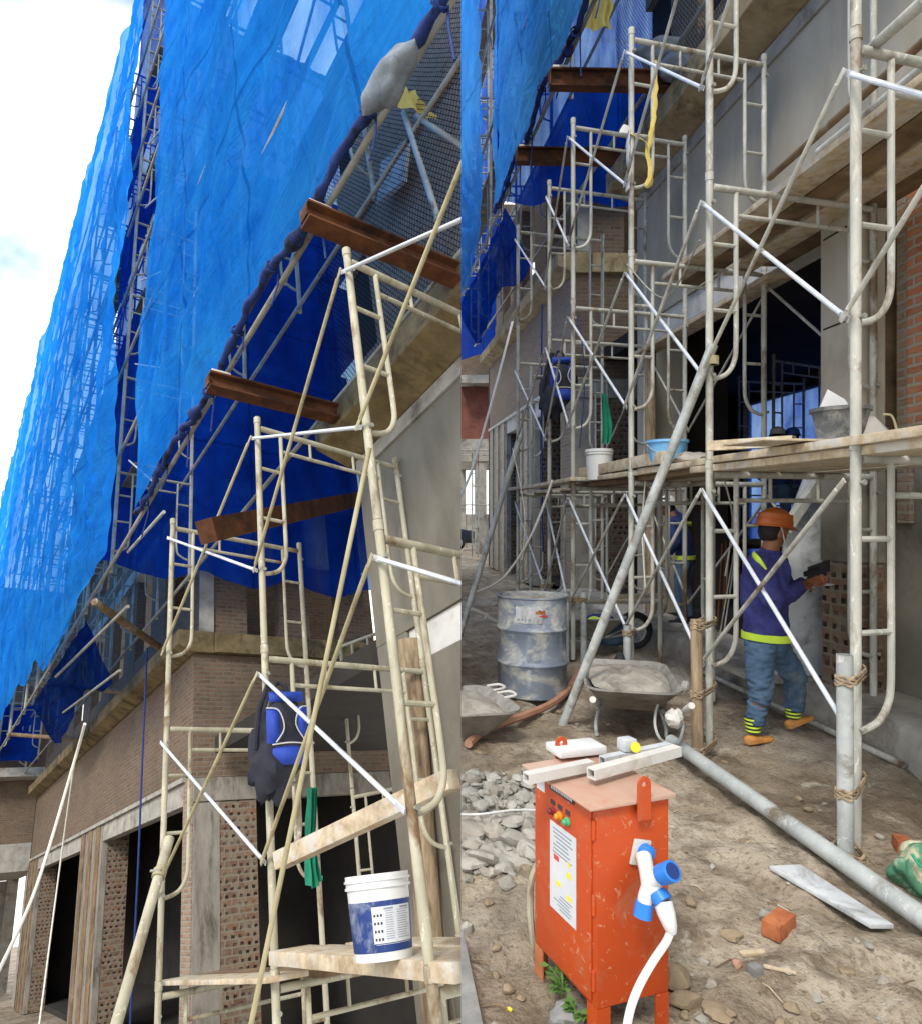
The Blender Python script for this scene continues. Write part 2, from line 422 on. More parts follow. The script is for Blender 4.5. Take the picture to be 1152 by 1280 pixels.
def m_hollow(name, wall, hole):
    """ends of hollow bricks: rows of dark square cells in a brick-coloured face"""
    t = NT(name); co = t.coords(uv=True)
    nv = t.n('ShaderNodeTexNoise'); t.l(co, nv.inputs['Vector']); t.set(nv, Scale=7.0, Detail=3)
    sc = t.n('ShaderNodeVectorMath', operation='SCALE'); t.l(nv.outputs['Color'], sc.inputs[0]); sc.inputs['Scale'].default_value = .05
    wo = t.n('ShaderNodeVectorMath', operation='ADD'); t.l(co, wo.inputs[0]); t.l(sc.outputs[0], wo.inputs[1])
    b = t.n('ShaderNodeTexBrick', offset=.25, offset_frequency=2); t.l(wo.outputs[0], b.inputs['Vector'])
    t.set(b, Color1=hole, Color2=hole, Mortar=wall, Scale=1.0, Mortar_Size=.034, Mortar_Smooth=.2, Brick_Width=.108, Row_Height=.1)
    b2 = t.n('ShaderNodeTexBrick'); t.l(co, b2.inputs['Vector'])
    t.set(b2, Color1=C(120, 90, 70), Color2=C(94, 72, 60), Mortar=C(120, 112, 98), Scale=1.0, Mortar_Size=.012, Brick_Width=.21, Row_Height=.1)
    a = t.noise(co, 6, 5, .7); a2 = t.noise(co, 2.6, 4, .7)
    fac = t.math('MULTIPLY', t.math('SUBTRACT', 1.0, b.outputs['Fac']), t.ramp(a2, [(.40, 0), (.56, 1)]))
    col = t.mix(fac, t.mix(t.ramp(a, [(.42, 0), (.62, .85)]), b2.outputs['Color'], C(122, 114, 100)), hole)
    t.bsdf(col, .93, 0, t.bump(t.math('MULTIPLY', fac, -1.0), .8, .02), .25)
    return t.mat
M['hollow'] = m_hollow('hollow_brick_ends', C(116, 94, 78), C(38, 29, 25))

def m_net(name, c_lit, c_dif, holes=.2, coarse=True, transl=.6, weave=True):
    t = NT(name); co = t.coords(rnd=False)
    a = t.noise(co, 1.2, 5, .6, .3); fine = t.noise(co, 140, 2, .5)
    col = t.ramp(a, [(.3, c_dif), (.7, c_lit)])
    uvn = t.n('ShaderNodeUVMap'); sp = t.n('ShaderNodeSeparateXYZ'); t.l(uvn.outputs[0], sp.inputs[0])
    def seam(o, step, wd):
        f = t.math('FRACT', t.math('ADD', t.math('MULTIPLY', o, 1 / step), 100.37)); return t.math('LESS_THAN', t.math('ABSOLUTE', t.math('SUBTRACT', f, .5)), wd / step)
    sm = t.math('MAXIMUM', seam(sp.outputs[0], 2.05, .022), seam(sp.outputs[1], 3.1, .03))
    col = t.mix(t.math('MULTIPLY', sm, .45), col, (c_dif[0] * .35, c_dif[1] * .35, c_dif[2] * .45, 1))
    d = t.n('ShaderNodeBsdfDiffuse'); t.l(col, d.inputs[0])
    tr = t.n('ShaderNodeBsdfTranslucent'); t.l(col, tr.inputs[0])
    wr = t.noise(t.coords(rnd=False, scale=(1, .5, 1.6)), 3.2, 5, .6, 1.0)
    rg = t.math('ABSOLUTE', t.math('SUBTRACT', t.noise(t.coords(rnd=False, scale=(1, .9, .38)), 2.0, 4, .55, .35), .5))
    bp = t.bump(t.math('ADD', wr, t.math('MULTIPLY', t.math('MINIMUM', rg, .06), -3.2)), .55, .09)
    t.l(bp, d.inputs['Normal']); t.l(bp, tr.inputs['Normal'])
    mx = t.n('ShaderNodeMixShader'); mx.inputs[0].default_value = transl
    t.l(d.outputs[0], mx.inputs[1]); t.l(tr.outputs[0], mx.inputs[2])
    tp = t.n('ShaderNodeBsdfTransparent'); tp.inputs[0].default_value = (.45, .72, 1, 1)
    f = t.math('ADD', t.math('MULTIPLY', t.math('SUBTRACT', t.noise(t.coords(rnd=False, scale=(1, .22, .10)), 2.6, 4, .62, .6), .5), .75), holes)
    f = t.math('ADD', f, t.math('MULTIPLY', t.math('SUBTRACT', fine, .5), .25))
    m2 = t.n('ShaderNodeMixShader'); t.l(t.math('MINIMUM', t.math('MAXIMUM', f, .04), .8), m2.inputs[0])
    t.l(mx.outputs[0], m2.inputs[1]); t.l(tp.outputs[0], m2.inputs[2])
    t.l(m2.outputs[0], t.out.inputs['Surface'])
    return t.mat
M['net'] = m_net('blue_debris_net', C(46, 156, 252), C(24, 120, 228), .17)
M['net_brightened'] = m_net('brightened_debris_net', C(96, 188, 255), C(66, 162, 246), .16)  # lighter copy of the net, brightness of the level view put into its colour
M['net_deep'] = m_net('deep_blue_debris_net', C(12, 62, 166), C(7, 40, 126), .13, transl=.5)  # net blue as it looks in shade, the shade put into the colour
M['net_shadow'] = m_net('dark_blue_debris_net', C(10, 44, 122), C(6, 28, 92), .16, transl=.5)  # darker net copy for the low flap, shadow included in its colour
def m_mesh(name, col, cell=.05, wire=.16):
    """knotted diamond netting: thin strands, open cells"""
    t = NT(name); co = t.coords(uv=True)
    sp = t.n('ShaderNodeSeparateXYZ'); t.l(co, sp.inputs[0])
    def strand(sign):
        x = t.math('MULTIPLY', sp.outputs[0], 1 / cell); y = t.math('MULTIPLY', sp.outputs[1], sign * .62 / cell)
        f = t.math('FRACT', t.math('ADD', t.math('ADD', x, y), 1000.0))
        return t.math('LESS_THAN', f, wire)
    s = t.math('MAXIMUM', strand(1), strand(-1))
    d = t.n('ShaderNodeBsdfDiffuse'); d.inputs[0].default_value = col
    tp = t.n('ShaderNodeBsdfTransparent')
    m = t.n('ShaderNodeMixShader'); t.l(s, m.inputs[0]); t.l(tp.outputs[0], m.inputs[1]); t.l(d.outputs[0], m.inputs[2])
    t.l(m.outputs[0], t.out.inputs['Surface'])
    return t.mat
M['mesh'] = m_mesh('dark_diamond_netting', C(24, 28, 40))
def m_ground():
    t = NT('trampled_site_mud'); co = t.coords(rnd=False)
    a = t.noise(co, .9, 8, .65, .3); b = t.noise(co, 5, 8, .7); c = t.noise(co, 38, 5, .7); w = t.noise(co, .45, 4, .6, .8)
    col = t.ramp(a, [(.34, C(116, 103, 86)), (.5, C(158, 144, 124)), (.66, C(190, 179, 160))])
    col = t.mix(t.ramp(b, [(.46, 0), (.62, .75)]), col, C(104, 88, 70))
    col = t.mix(t.ramp(w, [(.52, 0), (.64, .75)]), col, C(168, 162, 152))
    col = t.mix(t.ramp(t.noise(co, 2.3, 6, .75, 1.2), [(.6, 0), (.66, .6)]), col, C(196, 190, 174))
    col = t.mix(t.ramp(c, [(.52, 0), (.66, .7)]), col, C(92, 78, 62))
    h = t.math('ADD', t.math('MULTIPLY', b, .8), t.math('MULTIPLY', c, .5))
    rg = t.ramp(t.noise(co, .7, 4, .6), [(.4, .55), (.6, .95)])
    p = t.bsdf(col, .9, 0, t.bump(h, 1.0, .045), .3); t.l(rg, p.inputs['Roughness'])
    return t.mat
M['ground'] = m_ground()
M['plaster_shade'] = m_noise('shaded_grey_plaster', C(104, 100, 89), C(124, 119, 107), 1.3, .9, 0, .3, .003, C(96, 91, 80), .9, (.5, .72), stretch=(1.6, 1.6, .7), rnd=False)  # shaded copy of the plaster, dimmer light of one view in its colour
M['concrete_shade'] = m_noise('shaded_board_marked_concrete', C(112, 107, 98), C(146, 140, 130), 3.0, .92, 0, .45, .006, C(84, 78, 70), 2.2, (.5, .66), stretch=(2, 2, .6), rnd=False)  # shaded copy of the rough concrete, dimness put into the colour
M['ochre_shade'] = m_noise('shaded_form_stained_concrete', C(92, 79, 54), C(138, 120, 84), 2.4, .92, 0, .4, .005, C(70, 60, 44), 2.2, (.48, .64), rnd=False)  # shaded copy of the ledge concrete, darkened for the same dimmer light

# ---------------------------------------------------------------- daylight
W = bpy.data.worlds.new('World'); SC.world = W; W.use_nodes = True
SUN_EL, SUN_AZ = math.radians(52), math.radians(208)     # azimuth measured clockwise from +Y
def sky():
    nt = W.node_tree; nt.nodes.clear()
    N = nt.nodes.new; L = nt.links.new
    out = N('ShaderNodeOutputWorld'); bg = N('ShaderNodeBackground'); bg.inputs[1].default_value = .15
    sk = N('ShaderNodeTexSky'); sk.sky_type = 'NISHITA'; sk.sun_disc = False
    sk.sun_elevation = SUN_EL; sk.sun_rotation = SUN_AZ
    tc = N('ShaderNodeTexCoord')
    mp = N('ShaderNodeMapping'); mp.inputs['Scale'].default_value = (1, 1, 1.6); L(tc.outputs['Generated'], mp.inputs[0])
    nz = N('ShaderNodeTexNoise'); nz.inputs['Scale'].default_value = 3.4; nz.inputs['Detail'].default_value = 7; nz.inputs['Roughness'].default_value = .55
    L(mp.outputs[0], nz.inputs['Vector'])
    rp = N('ShaderNodeValToRGB'); rp.color_ramp.elements[0].position = .34; rp.color_ramp.elements[0].color = (.12, .12, .12, 1); rp.color_ramp.elements[1].position = .54
    L(nz.outputs['Fac'], rp.inputs[0])
    mx = N('ShaderNodeMix'); mx.data_type = 'RGBA'
    L(rp.outputs[0], mx.inputs[0]); L(sk.outputs[0], mx.inputs[6]); mx.inputs[7].default_value = (7.25, 7.15, 6.95, 1)
    L(mx.outputs[2], bg.inputs[0]); L(bg.outputs[0], out.inputs[0])
sky()
sl = bpy.data.lights.new('sun', 'SUN'); sl.energy = 1.5; sl.angle = math.radians(14); sl.color = (1, .96, .9)
so = bpy.data.objects.new('sun', sl); COL.objects.link(so)
_sd = V3((math.sin(SUN_AZ) * math.cos(SUN_EL), math.cos(SUN_AZ) * math.cos(SUN_EL), math.sin(SUN_EL)))
so.rotation_euler = _sd.to_track_quat('Z', 'Y').to_euler()
cd = bpy.data.cameras.new('camera'); co_ = bpy.data.objects.new('camera', cd); COL.objects.link(co_)
cd.sensor_fit = 'HORIZONTAL'; cd.sensor_width = 36; cd.lens = FOC / 1152 * 36; cd.shift_x = (576 - PX) / 1152
cd.clip_end = 500; cd.clip_start = .05
co_.location = CAM; co_.rotation_euler = (PI / 2, 0, 0)
SC.camera = co_
SC.view_settings.view_transform = 'Standard'; SC.view_settings.look = 'None'; SC.view_settings.exposure = 0.95; SC.view_settings.gamma = 1
SC.cycles.max_bounces = 8; SC.cycles.transparent_max_bounces = 24; SC.cycles.use_denoising = True
# ---------------------------------------------------------------- buildings, nets, upper works of one yard
PR = {'B': dict(w0=3.95, fs=-1.0, fe=10.1, ln=6.1, w1=3.70, f1=12.4, f2=20.6, lw=5.8, pill=[(12.4, 13.2), (15.2, 16.7), (18.2, 20.6)], top=10.2,
                nw=2.25, nb=6.8, n1=(5.6, 12.3), n2=(13.0, 30.0), ntop=17.5, beams=(8.17, 9.94, 11.7), tf=12.05, half='level view', upf=[6.6, 8.4, 10.2, 12.0, 13.3, 14.9, 16.4, 18.2, 20.0, 21.8], upt=4),
      'L': dict(w0=3.45, fs=-1.5, fe=5.44, ln=6.26, w1=3.50, f1=11.0, f2=27.5, lw=5.86, pill=[(11.0, 11.45), (17.0, 19.3), (25.8, 27.5)], top=13.2,
                nw=1.78, nb=6.68, n1=(1.0, 8.1), n2=(9.35, 48.0), ntop=24.3, beams=(3.02, 5.06, 7.3), tf=10.55, half='view looking up', upf=[2.2, 4.0, 5.8, 7.6, 10.0, 11.8, 13.6, 15.4, 17.2, 19.0, 22.0, 25.0, 28.0], upt=8)}

def net_fn(P, f0, f1, v0f, v1f, w, fold, seed, lean=0.0, fanc=None):
    """hanging net with slack folds; v0f/v1f give the lower and upper edge along f"""
    def fn(a, b):
        f = f0 + (f1 - f0) * a
        v = v0f(f) + (v1f(f) - v0f(f)) * b
        q = V3((f * .9 + v * .35, v * .22 - f * .2, seed))
        fan = 0.0
        if fanc:
            df, dv = f - fanc[0], v - fanc[1]; ang = math.atan2(dv, -df if fanc[0] > (f0 + f1) / 2 else df); rr_ = math.hypot(df, dv)
            fan = .5 * math.exp(-rr_ / 4.5) * (1 - 2.4 * abs(noise.noise(V3((ang * 7.0, rr_ * .25, seed))))) * min(1, rr_)
        d = fan + noise.noise(q * .7) * .6 + noise.noise(V3((f * 2.3 + v * .9, v * .35, seed + 4))) * .3 + noise.noise(V3((f * 1.1 + v * 2.6, v * 1.2 - f, seed + 9))) * .2
        k = fold * (1.0 - .6 * max(0.0, 1 - abs(b) * 8)) 
        bulge = lean * math.sin(PI * min(max(b, 0), 1))
        return V3((w + d * k - bulge, f + .12 * noise.noise(V3((v * .7, seed, f * .2))) * (1 if 0 < a < 1 else .6), v))
    return fn

def site(s):
    P = PR[s]; w0, fs, fe, ln = P['w0'], P['fs'], P['fe'], P['ln']
    hf = P['half']
    # ------------------------------------------------ near building
    T = thing('concrete_building', f'grey plastered concrete building with deep stained ledge beside the scaffold, {hf}', 'building', (w0, 3, 0), s)
    g = G()
    g.box(w0, w0 + .3, fs, fe, 4.25, ln)                                   # upper wall
    PL_ = M['plaster'] if s == 'B' else M['plaster_shade']; OC_ = M['concrete_ochre'] if s == 'B' else M['ochre_shade']; BR_ = M['brick'] if s == 'B' else M['brick_dark']; CO_ = M['concrete'] if s == 'B' else M['concrete_shade']  # view looking up takes the shaded copies, its dimmer light painted into the colour
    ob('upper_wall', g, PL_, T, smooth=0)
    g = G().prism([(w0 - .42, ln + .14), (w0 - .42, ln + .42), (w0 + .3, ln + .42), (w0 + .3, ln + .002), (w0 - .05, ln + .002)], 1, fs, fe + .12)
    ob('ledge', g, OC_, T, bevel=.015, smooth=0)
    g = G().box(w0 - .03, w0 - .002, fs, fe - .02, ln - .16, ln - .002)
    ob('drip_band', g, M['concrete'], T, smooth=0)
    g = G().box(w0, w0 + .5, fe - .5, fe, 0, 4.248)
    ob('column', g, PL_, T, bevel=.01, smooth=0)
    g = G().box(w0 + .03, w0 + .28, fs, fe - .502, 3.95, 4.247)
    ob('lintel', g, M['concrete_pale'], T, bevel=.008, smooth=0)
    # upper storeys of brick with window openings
    g = G(); wf = w0 + .12; f = fs; holes = []
    zs = ln + .42
    lv = zs
    while lv < P['top'] - .5:
        f = fs
        while f < fe - .4:
            e = min(f + 1.9, fe)
            g.box(wf, wf + .2, f, e, lv, lv + .9)
            g.box(wf, wf + .2, f, f + .75, lv + .9, lv + 2.3)
            g.box(wf, wf + .2, f, e, lv + 2.3, lv + 2.8)
            if s == 'L' and lv < ln + 1 and not 2.8 < f < 4.6:
                g.box(wf + .001, wf + .199, f + .75, e, lv + .9, lv + 2.3)
            elif e - f > 1.0: holes.append((f + .75, e, lv + .9, lv + 2.3))
            f = e
        g.box(wf - .05, wf + .22, fs, fe, lv + 2.8, lv + 3.1)
        lv += 3.1
    ob('brick_wall', g, M['brick'], T, smooth=0)
    for a, b, c, d in holes:
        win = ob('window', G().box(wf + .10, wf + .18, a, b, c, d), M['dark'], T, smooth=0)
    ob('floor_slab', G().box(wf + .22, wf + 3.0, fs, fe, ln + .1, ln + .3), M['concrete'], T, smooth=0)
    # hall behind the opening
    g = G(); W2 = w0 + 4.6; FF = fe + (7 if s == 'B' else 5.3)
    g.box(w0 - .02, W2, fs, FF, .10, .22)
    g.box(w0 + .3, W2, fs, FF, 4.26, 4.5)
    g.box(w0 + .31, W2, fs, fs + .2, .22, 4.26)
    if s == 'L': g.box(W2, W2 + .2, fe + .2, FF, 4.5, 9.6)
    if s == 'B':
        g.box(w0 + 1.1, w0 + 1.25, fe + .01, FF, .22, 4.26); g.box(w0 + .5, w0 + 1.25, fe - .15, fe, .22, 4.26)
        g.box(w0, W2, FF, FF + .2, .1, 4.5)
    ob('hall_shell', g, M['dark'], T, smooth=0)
    g = G(); g.box(W2, W2 + .2, fs, fe + .6, .1, 4.5); g.box(W2, W2 + .2, fe + .6, FF, 4.0, 4.5); g.box(W2, W2 + .2, fe + 5.6, FF, .1, 4.0)
    ob('back_wall', g, M['brick_dark'], T, smooth=0)
    if s == 'B':
        # pilaster being plastered by the worker
        g = G().box(3.6, 3.86, 5.12, 5.47, 1.9, 4.3)
        p1 = ob('pilaster', g, M['plaster'], T, bevel=.008, smooth=0)
        g = G()
        for z in (2.32, 3.02, 3.72): ob('groove', G().box(3.594, 3.601, 5.16, 5.43, z, z + .012), M['dark'], T, smooth=0)
        ob('brick_face', G().box(3.606, 3.85, 5.13, 5.46, .16, 1.22), M['hollow'], T, smooth=0)
        ob('fresh_plaster', G().box(3.598, 3.862, 5.117, 5.472, 1.222, 1.899), M['plaster_dark'], T, bevel=.01, smooth=0)
        g = G().box(w0 - .01, w0 + .45, 4.99, 5.115, 1.52, 4.2)
        ob('brick_jamb', g, M['brick'], T, smooth=0)
        ob('brick_return', G().box(w0 - .03, w0 + .45, 4.0, 4.988, 2.2, 4.2), M['brick_new'], T, smooth=0)
        ob('lower_wall', G().box(w0 + .02, w0 + .45, 3.0, 5.20, 0, 1.519), M['plaster_dark'], T, smooth=0)
        ob('lower_wall', G().box(w0 + .02, w0 + .45, 3.0, 4.985, 1.521, 2.198), M['plaster_dark'], T, smooth=0)
        ob('jamb_strip', G().box(3.87, w0 + .12, 5.21, 5.44, .2, 4.2), M['wood_dark'], T, smooth=0)
    else:
        g = G().box(w0 + .02, w0 + .5, 3.6, fe - .502, 0, 3.948)
        ob('wall_panel', g, PL_, T, smooth=0)
        g = G().box(w0 + .02, w0 + .5, -1, 2.1, 0, 3.948)
        ob('wall_panel', g, PL_, T, smooth=0)
    # ------------------------------------------------ brick wing
    w1, f1, f2, lw = P['w1'], P['f1'], P['f2'], P['lw']
    T2 = thing('brick_building', f'brick wing with pillars and dark openings behind, {hf}', 'building', (w1, f1, 0), s)
    D = 1.25 if s == 'B' else 3.6
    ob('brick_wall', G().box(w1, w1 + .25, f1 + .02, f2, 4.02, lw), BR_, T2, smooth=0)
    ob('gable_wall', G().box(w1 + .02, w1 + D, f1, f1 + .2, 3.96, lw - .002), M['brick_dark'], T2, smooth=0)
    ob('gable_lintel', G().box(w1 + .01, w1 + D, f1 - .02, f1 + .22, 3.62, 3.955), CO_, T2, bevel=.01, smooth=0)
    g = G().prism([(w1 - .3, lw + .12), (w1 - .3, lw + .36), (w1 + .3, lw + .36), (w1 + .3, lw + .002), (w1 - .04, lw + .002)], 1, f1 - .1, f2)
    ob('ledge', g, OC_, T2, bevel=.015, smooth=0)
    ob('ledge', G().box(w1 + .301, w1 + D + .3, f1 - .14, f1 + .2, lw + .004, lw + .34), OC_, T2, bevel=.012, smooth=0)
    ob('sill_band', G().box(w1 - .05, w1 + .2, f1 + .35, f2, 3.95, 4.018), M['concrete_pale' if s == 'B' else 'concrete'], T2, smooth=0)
    ps = P['pill']
    for i, (a, b) in enumerate(ps):
        if i:
            ob('pillar', G().box(w1, w1 + .12, a, b, 0, 3.948), CO_, T2, smooth=0)
            ob('pillar_side', G().box(w1 + .121, w1 + .55, a + .01, b - .01, 0, 3.945), M['hollow'], T2, smooth=0)
            g = G()
            for k in range(3): g.box(w1 - .025, w1 - .001, a + (b - a) * (.08 + .34 * k), a + (b - a) * (.08 + .34 * k) + (b - a) * .16, 0, 3.94)
            ob('form_strip', g, M['wood'] if s == 'B' else M['wood_dark'], T2, smooth=0)
            pa = ps[i - 1][1]
            ob('lintel', G().box(w1 + .01, w1 + .22, pa, a, 3.62, 3.946), M['concrete_pale' if s == 'B' else 'concrete'], T2, bevel=.008, smooth=0)
        else:
            ob('corner_pillar', G().box(w1, w1 + .02, a + .02, b, 0, 3.948), M['brick'], T2, smooth=0)
            ob('corner_column', G().box(w1 + .021, w1 + .42, f1, b - .01, 0, 3.61), CO_, T2, bevel=.01, smooth=0)
            ob('hollow_brick_panel', G().box(w1 + .421, w1 + 1.0, f1 + .012, f1 + .25, 0, 3.61), M['hollow'], T2, smooth=0)
    g = G(); X2 = w1 + D
    g.box(w1 + 1.0 if s == 'L' else X2 - .1, X2, f1 + 3.2, f1 + 3.4, 0, lw)
    g.box(w1 + .25, X2, f1 + .3, f2, lw - .3, lw - .02)
    g.box(X2, X2 + .2, f1, f2, 0, lw); g.box(w1, X2, f2, f2 + .2, 0, lw)
    g.box(w1 + .56, X2, f1 + .5, f2, .0, .12)
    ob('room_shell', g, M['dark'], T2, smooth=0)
    # upper storeys of the wing: brick piers and slabs behind the nets
    g = G(); gs = G(); lv = lw + .36
    while lv < P['top'] + (2.5 if s == 'L' else -1):
        f = f1 + .1
        while f < f2:
            g.box(w1 + .15, w1 + .35, f, min(f + 1.0, f2), lv, lv + 2.75); g.box(w1 + .16, w1 + .34, f, min(f + 2.3, f2), lv, lv + .85)
            f += 2.3
        for k in range(4):
            g.box(w1 + .36 + k * 1.2, w1 + .95 + k * 1.2, f1 + .1, f1 + .3, lv, lv + 2.75)
        gs.box(w1 + .05, w1 + 5, f1 + .05, f2, lv + 2.75, lv + 3.05)
        gs.box(w1 + .1, w1 + .34, f1 + .05, f1 + .095, lv, lv + 2.745)
        g.box(w1 + .36, w1 + 5.2, f1 + 2.8, f1 + 3.0, lv, lv + 2.74)
        lv += 3.05
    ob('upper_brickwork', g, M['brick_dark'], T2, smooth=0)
    ob('upper_slab', gs, M['concrete'], T2, smooth=0)
    # ------------------------------------------------ rusty beams that carry the hanging scaffold
    for i, f in enumerate(P['beams']):
        b = P['nb'] - .06; h = .17 if s == 'L' else .21
        g = G(); x0, x1 = P['nw'] - .08, w0 + .6
        if i == 2: continue
        if i == 2: x1 = w1 + .4 if s == 'L' else w0 + .2
        g.box(x0, x1, f - .07, f + .07, b - .02, b); g.box(x0, x1, f - .07, f + .07, b - h, b - h + .02); g.box(x0, x1, f - .008, f + .008, b - h + .02, b - .02)
        o = thing('steel_beam', f'rusty steel beam, {("first", "second")[i]} of two counted from the camera, under the blue net in the {hf}', 'beam', ((x0 + x1) / 2, f, b - h), s, 'rusty beams carrying the hanging scaffold')
        ob('girder', g, M['rust_beam'], o, smooth=0)
        ob('end_plate', G().box(x0 - .012, x0 - .001, f - .05, f + .05, b - h + .03, b - .03), M['rust_beam'], o, smooth=0)
        ob('packing_block', G().box(x0 + .02, x0 + .2, f - .05, f + .05, b + .001, b + .035), M['concrete_pale'], o, smooth=0)
    # ------------------------------------------------ hanging scaffold behind the nets: frames one above the other
    fr = G(); Wd = 1.15
    for x in (0, Wd): fr.tube((x, 0, 0), (x, 0, 1.86), .03, 6)
    fr.tube((0, 0, 1.7), (Wd, 0, 1.7), .024, 6); fr.tube((.22, 0, 1.5), (Wd - .22, 0, 1.5), .018, 6)
    for x, d in ((.22, -.22), (Wd - .22, .22)):
        fr.path(curve([(x, 0, 1.7), (x, 0, .6), (x + d * .3, 0, .4), (x + d, 0, .34)], 3), .018, 5)
        for z in (1.3, .85): fr.tube((x, 0, z), (x + d, 0, z), .016, 5)
    proto = None
    for f in P['upf']:
        if P['n1'][1] < f < P['n2'][0] - .2: continue
        for k in range(P['upt']):
            if k == 0 and f < P['n1'][1]: continue
            if s == 'L' and f > 16 and k > 6: continue
            base = (P['nw'] + .16, f, P['nb'] + k * 1.86)
            lab = f'scaffold frame veiled behind the blue nets of the {hf}'
            if proto is None:
                proto = ob('veiled_scaffold', fr, M['pipe_dark'], None, s, lab, 'scaffold frame', f'scaffold frames behind the nets, {hf}', base=V3((0, 0, 0)))
                proto.matrix_world = MS[s] @ Matrix.Translation(V3(base))
            else:
                c = proto.copy(); COL.objects.link(c); SIDE[c] = s
                c.matrix_world = MS[s] @ Matrix.Translation(V3(base))
    for k in range(P['upt'] + 1):
        for w in (P['nw'] + .12, P['nw'] + 1.28):
            for a, b in ((P['n1'][0], P['n2'][0] + .2), (P['n2'][0] + .2, P['upf'][-1] + .5)):
                v = P['nb'] + .05 + k * 1.86
                o = ob('ledger_tube', G().tube((w, a, v), (w, b, v), .026, 7), M['pipe_dark'], None, s, f'long level tube tying the veiled scaffold frames of the {hf}', 'tube', f'level tubes behind the nets, {hf}')
    # braces in the gap between the two nets and behind the first one
    for k in range(P['upt']):
        v = P['nb'] + .2 + k * 1.86
        for a, b in ((P['n1'][1] - .4, P['n2'][0] + .25), (P['upf'][1], P['upf'][0]), (P['upf'][2], P['upf'][3])):
            ob('cross_brace', G().tube((P['nw'] + .22, a, v), (P['nw'] + .22, b, v + 1.5), .014, 6), M['pipe'], None, s, f'slanting brace among the veiled scaffold frames of the {hf}', 'brace', f'braces behind the nets, {hf}')
    # decks of boards inside the hanging scaffold
    for k in range(1, P['upt']):
        v = P['nb'] + k * 1.86 - .05
        for a, b in ((P['n1'][0] + .3, P['n1'][1] - .3), (P['n2'][0] + .5, P['n2'][0] + 6)):
            if (k + int(a)) % 2: continue
            ob('scaffold_board', G().box(P['nw'] + .35, P['nw'] + .75, a, b, v, v + .04), M['wood_dark'], None, s, f'boards laid on a veiled scaffold lift in the {hf}', 'boards', f'board decks behind the nets, {hf}')
    # ------------------------------------------------ blue nets
    nb = P['nb']
    a, b = P['n1']
    low = lambda f: nb + .05 + .06 * math.sin(f * 3.1) + (.18 * math.exp(-((f - P['beams'][0] - .9) / .5) ** 2))
    g = G().sheet(net_fn(P, a, b, low, lambda f: P['ntop'], P['nw'], .2, 3, fanc=(b, nb)), 130, 190)
    ob('debris_net', g, M['net' if s == 'L' else 'net_brightened'], None, s, f'bright blue debris net hanging over the rusty beams in the {hf}', 'net', fix=False, smooth=180)['open'] = 1
    a, b = P['n2']
    if s == 'L':
        low2 = lambda f: nb + .1 + .05 * max(0, f - 10) + .35 * noise.noise(V3((f * .6, 2, 5))) - .5 * math.exp(-((f - 13.5) / 2.2) ** 2)
    else:
        low2 = lambda f: nb + .1 - .25 * max(0, min(f - 13.0, 4)) + .2 * noise.noise(V3((f * .6, 2, 5)))
    g = G().sheet(net_fn(P, a, b, low2, lambda f: P['ntop'] - .6 + .3 * math.sin(f * .5), P['nw'] - .05, .34, 11, lean=.18, fanc=(a, nb)), 170, 170)
    ob('debris_net', g, M['net' if s == 'L' else 'net_brightened'], None, s, f'bright blue debris net bulging over the far wing in the {hf}', 'net', fix=False, smooth=180)['open'] = 1
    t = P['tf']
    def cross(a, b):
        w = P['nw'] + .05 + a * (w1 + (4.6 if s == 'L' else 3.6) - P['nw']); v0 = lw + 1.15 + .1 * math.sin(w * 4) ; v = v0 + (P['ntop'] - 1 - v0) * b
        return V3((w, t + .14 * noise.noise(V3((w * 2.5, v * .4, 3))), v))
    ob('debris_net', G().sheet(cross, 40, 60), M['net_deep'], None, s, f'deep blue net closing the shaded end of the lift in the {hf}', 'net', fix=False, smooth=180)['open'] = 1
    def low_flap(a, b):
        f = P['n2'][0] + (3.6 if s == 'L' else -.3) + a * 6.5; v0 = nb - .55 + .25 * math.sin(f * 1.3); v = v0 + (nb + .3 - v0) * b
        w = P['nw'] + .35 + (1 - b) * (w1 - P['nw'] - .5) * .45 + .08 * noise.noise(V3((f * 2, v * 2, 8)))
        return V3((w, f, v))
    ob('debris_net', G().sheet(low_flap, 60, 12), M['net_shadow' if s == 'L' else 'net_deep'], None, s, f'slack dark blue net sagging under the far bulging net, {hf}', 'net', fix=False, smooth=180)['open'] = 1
    # rolled hem along the lower edge of the near net
    for i in range(9):
        f = P['n1'][0] + .5 + (P['n1'][1] - P['n1'][0] - .9) * i / 8; c = V3((P['nw'] + .03, f, low(f) - .02)); r = random.Random(i)
        pt_ = [c + V3((.052 * math.cos(t * .7), .012 * math.sin(t), .052 * math.sin(t * .7))) for t in range(0, 19)] + [c + V3((.06, .03, -.14)), c + V3((.03 + r.uniform(-.05, .05), .05, -.26 - r.uniform(0, .2)))]
        ob('net_tie', G().path(pt_, .009, 6), M['hem'] if i % 3 else M['rope_blue'], None, s, f'cord tying the rolled net hem to its tube in the {hf}', 'cord', f'cords along the net hem, {hf}')
    n = 110; pts = []; rs = []
    for i in range(n + 1):
        f = P['n1'][0] + (P['n1'][1] - P['n1'][0]) * i / n
        pts.append((P['nw'] + .03 + .04 * noise.noise(V3((f * 5, 0, 1))), f, low(f) - .02 + .03 * noise.noise(V3((f * 6, 5, 1))))); rs.append(.034 + .022 * noise.noise(V3((f * 6.2, 3, 1))) + (.035 if i in (37, 38, 74) else 0))
    ob('net_hem', G().path(pts, rs, 9), M['hem'], None, s, f'dark rolled hem tied along the lower edge of the near blue net, {hf}', 'net hem', smooth=60)
for _s in ('B', 'L'): site(_s)
_a, _b = pt('L', 258, 664, 0, 1.72), pt('L', 444, 625, 0, 4.6)
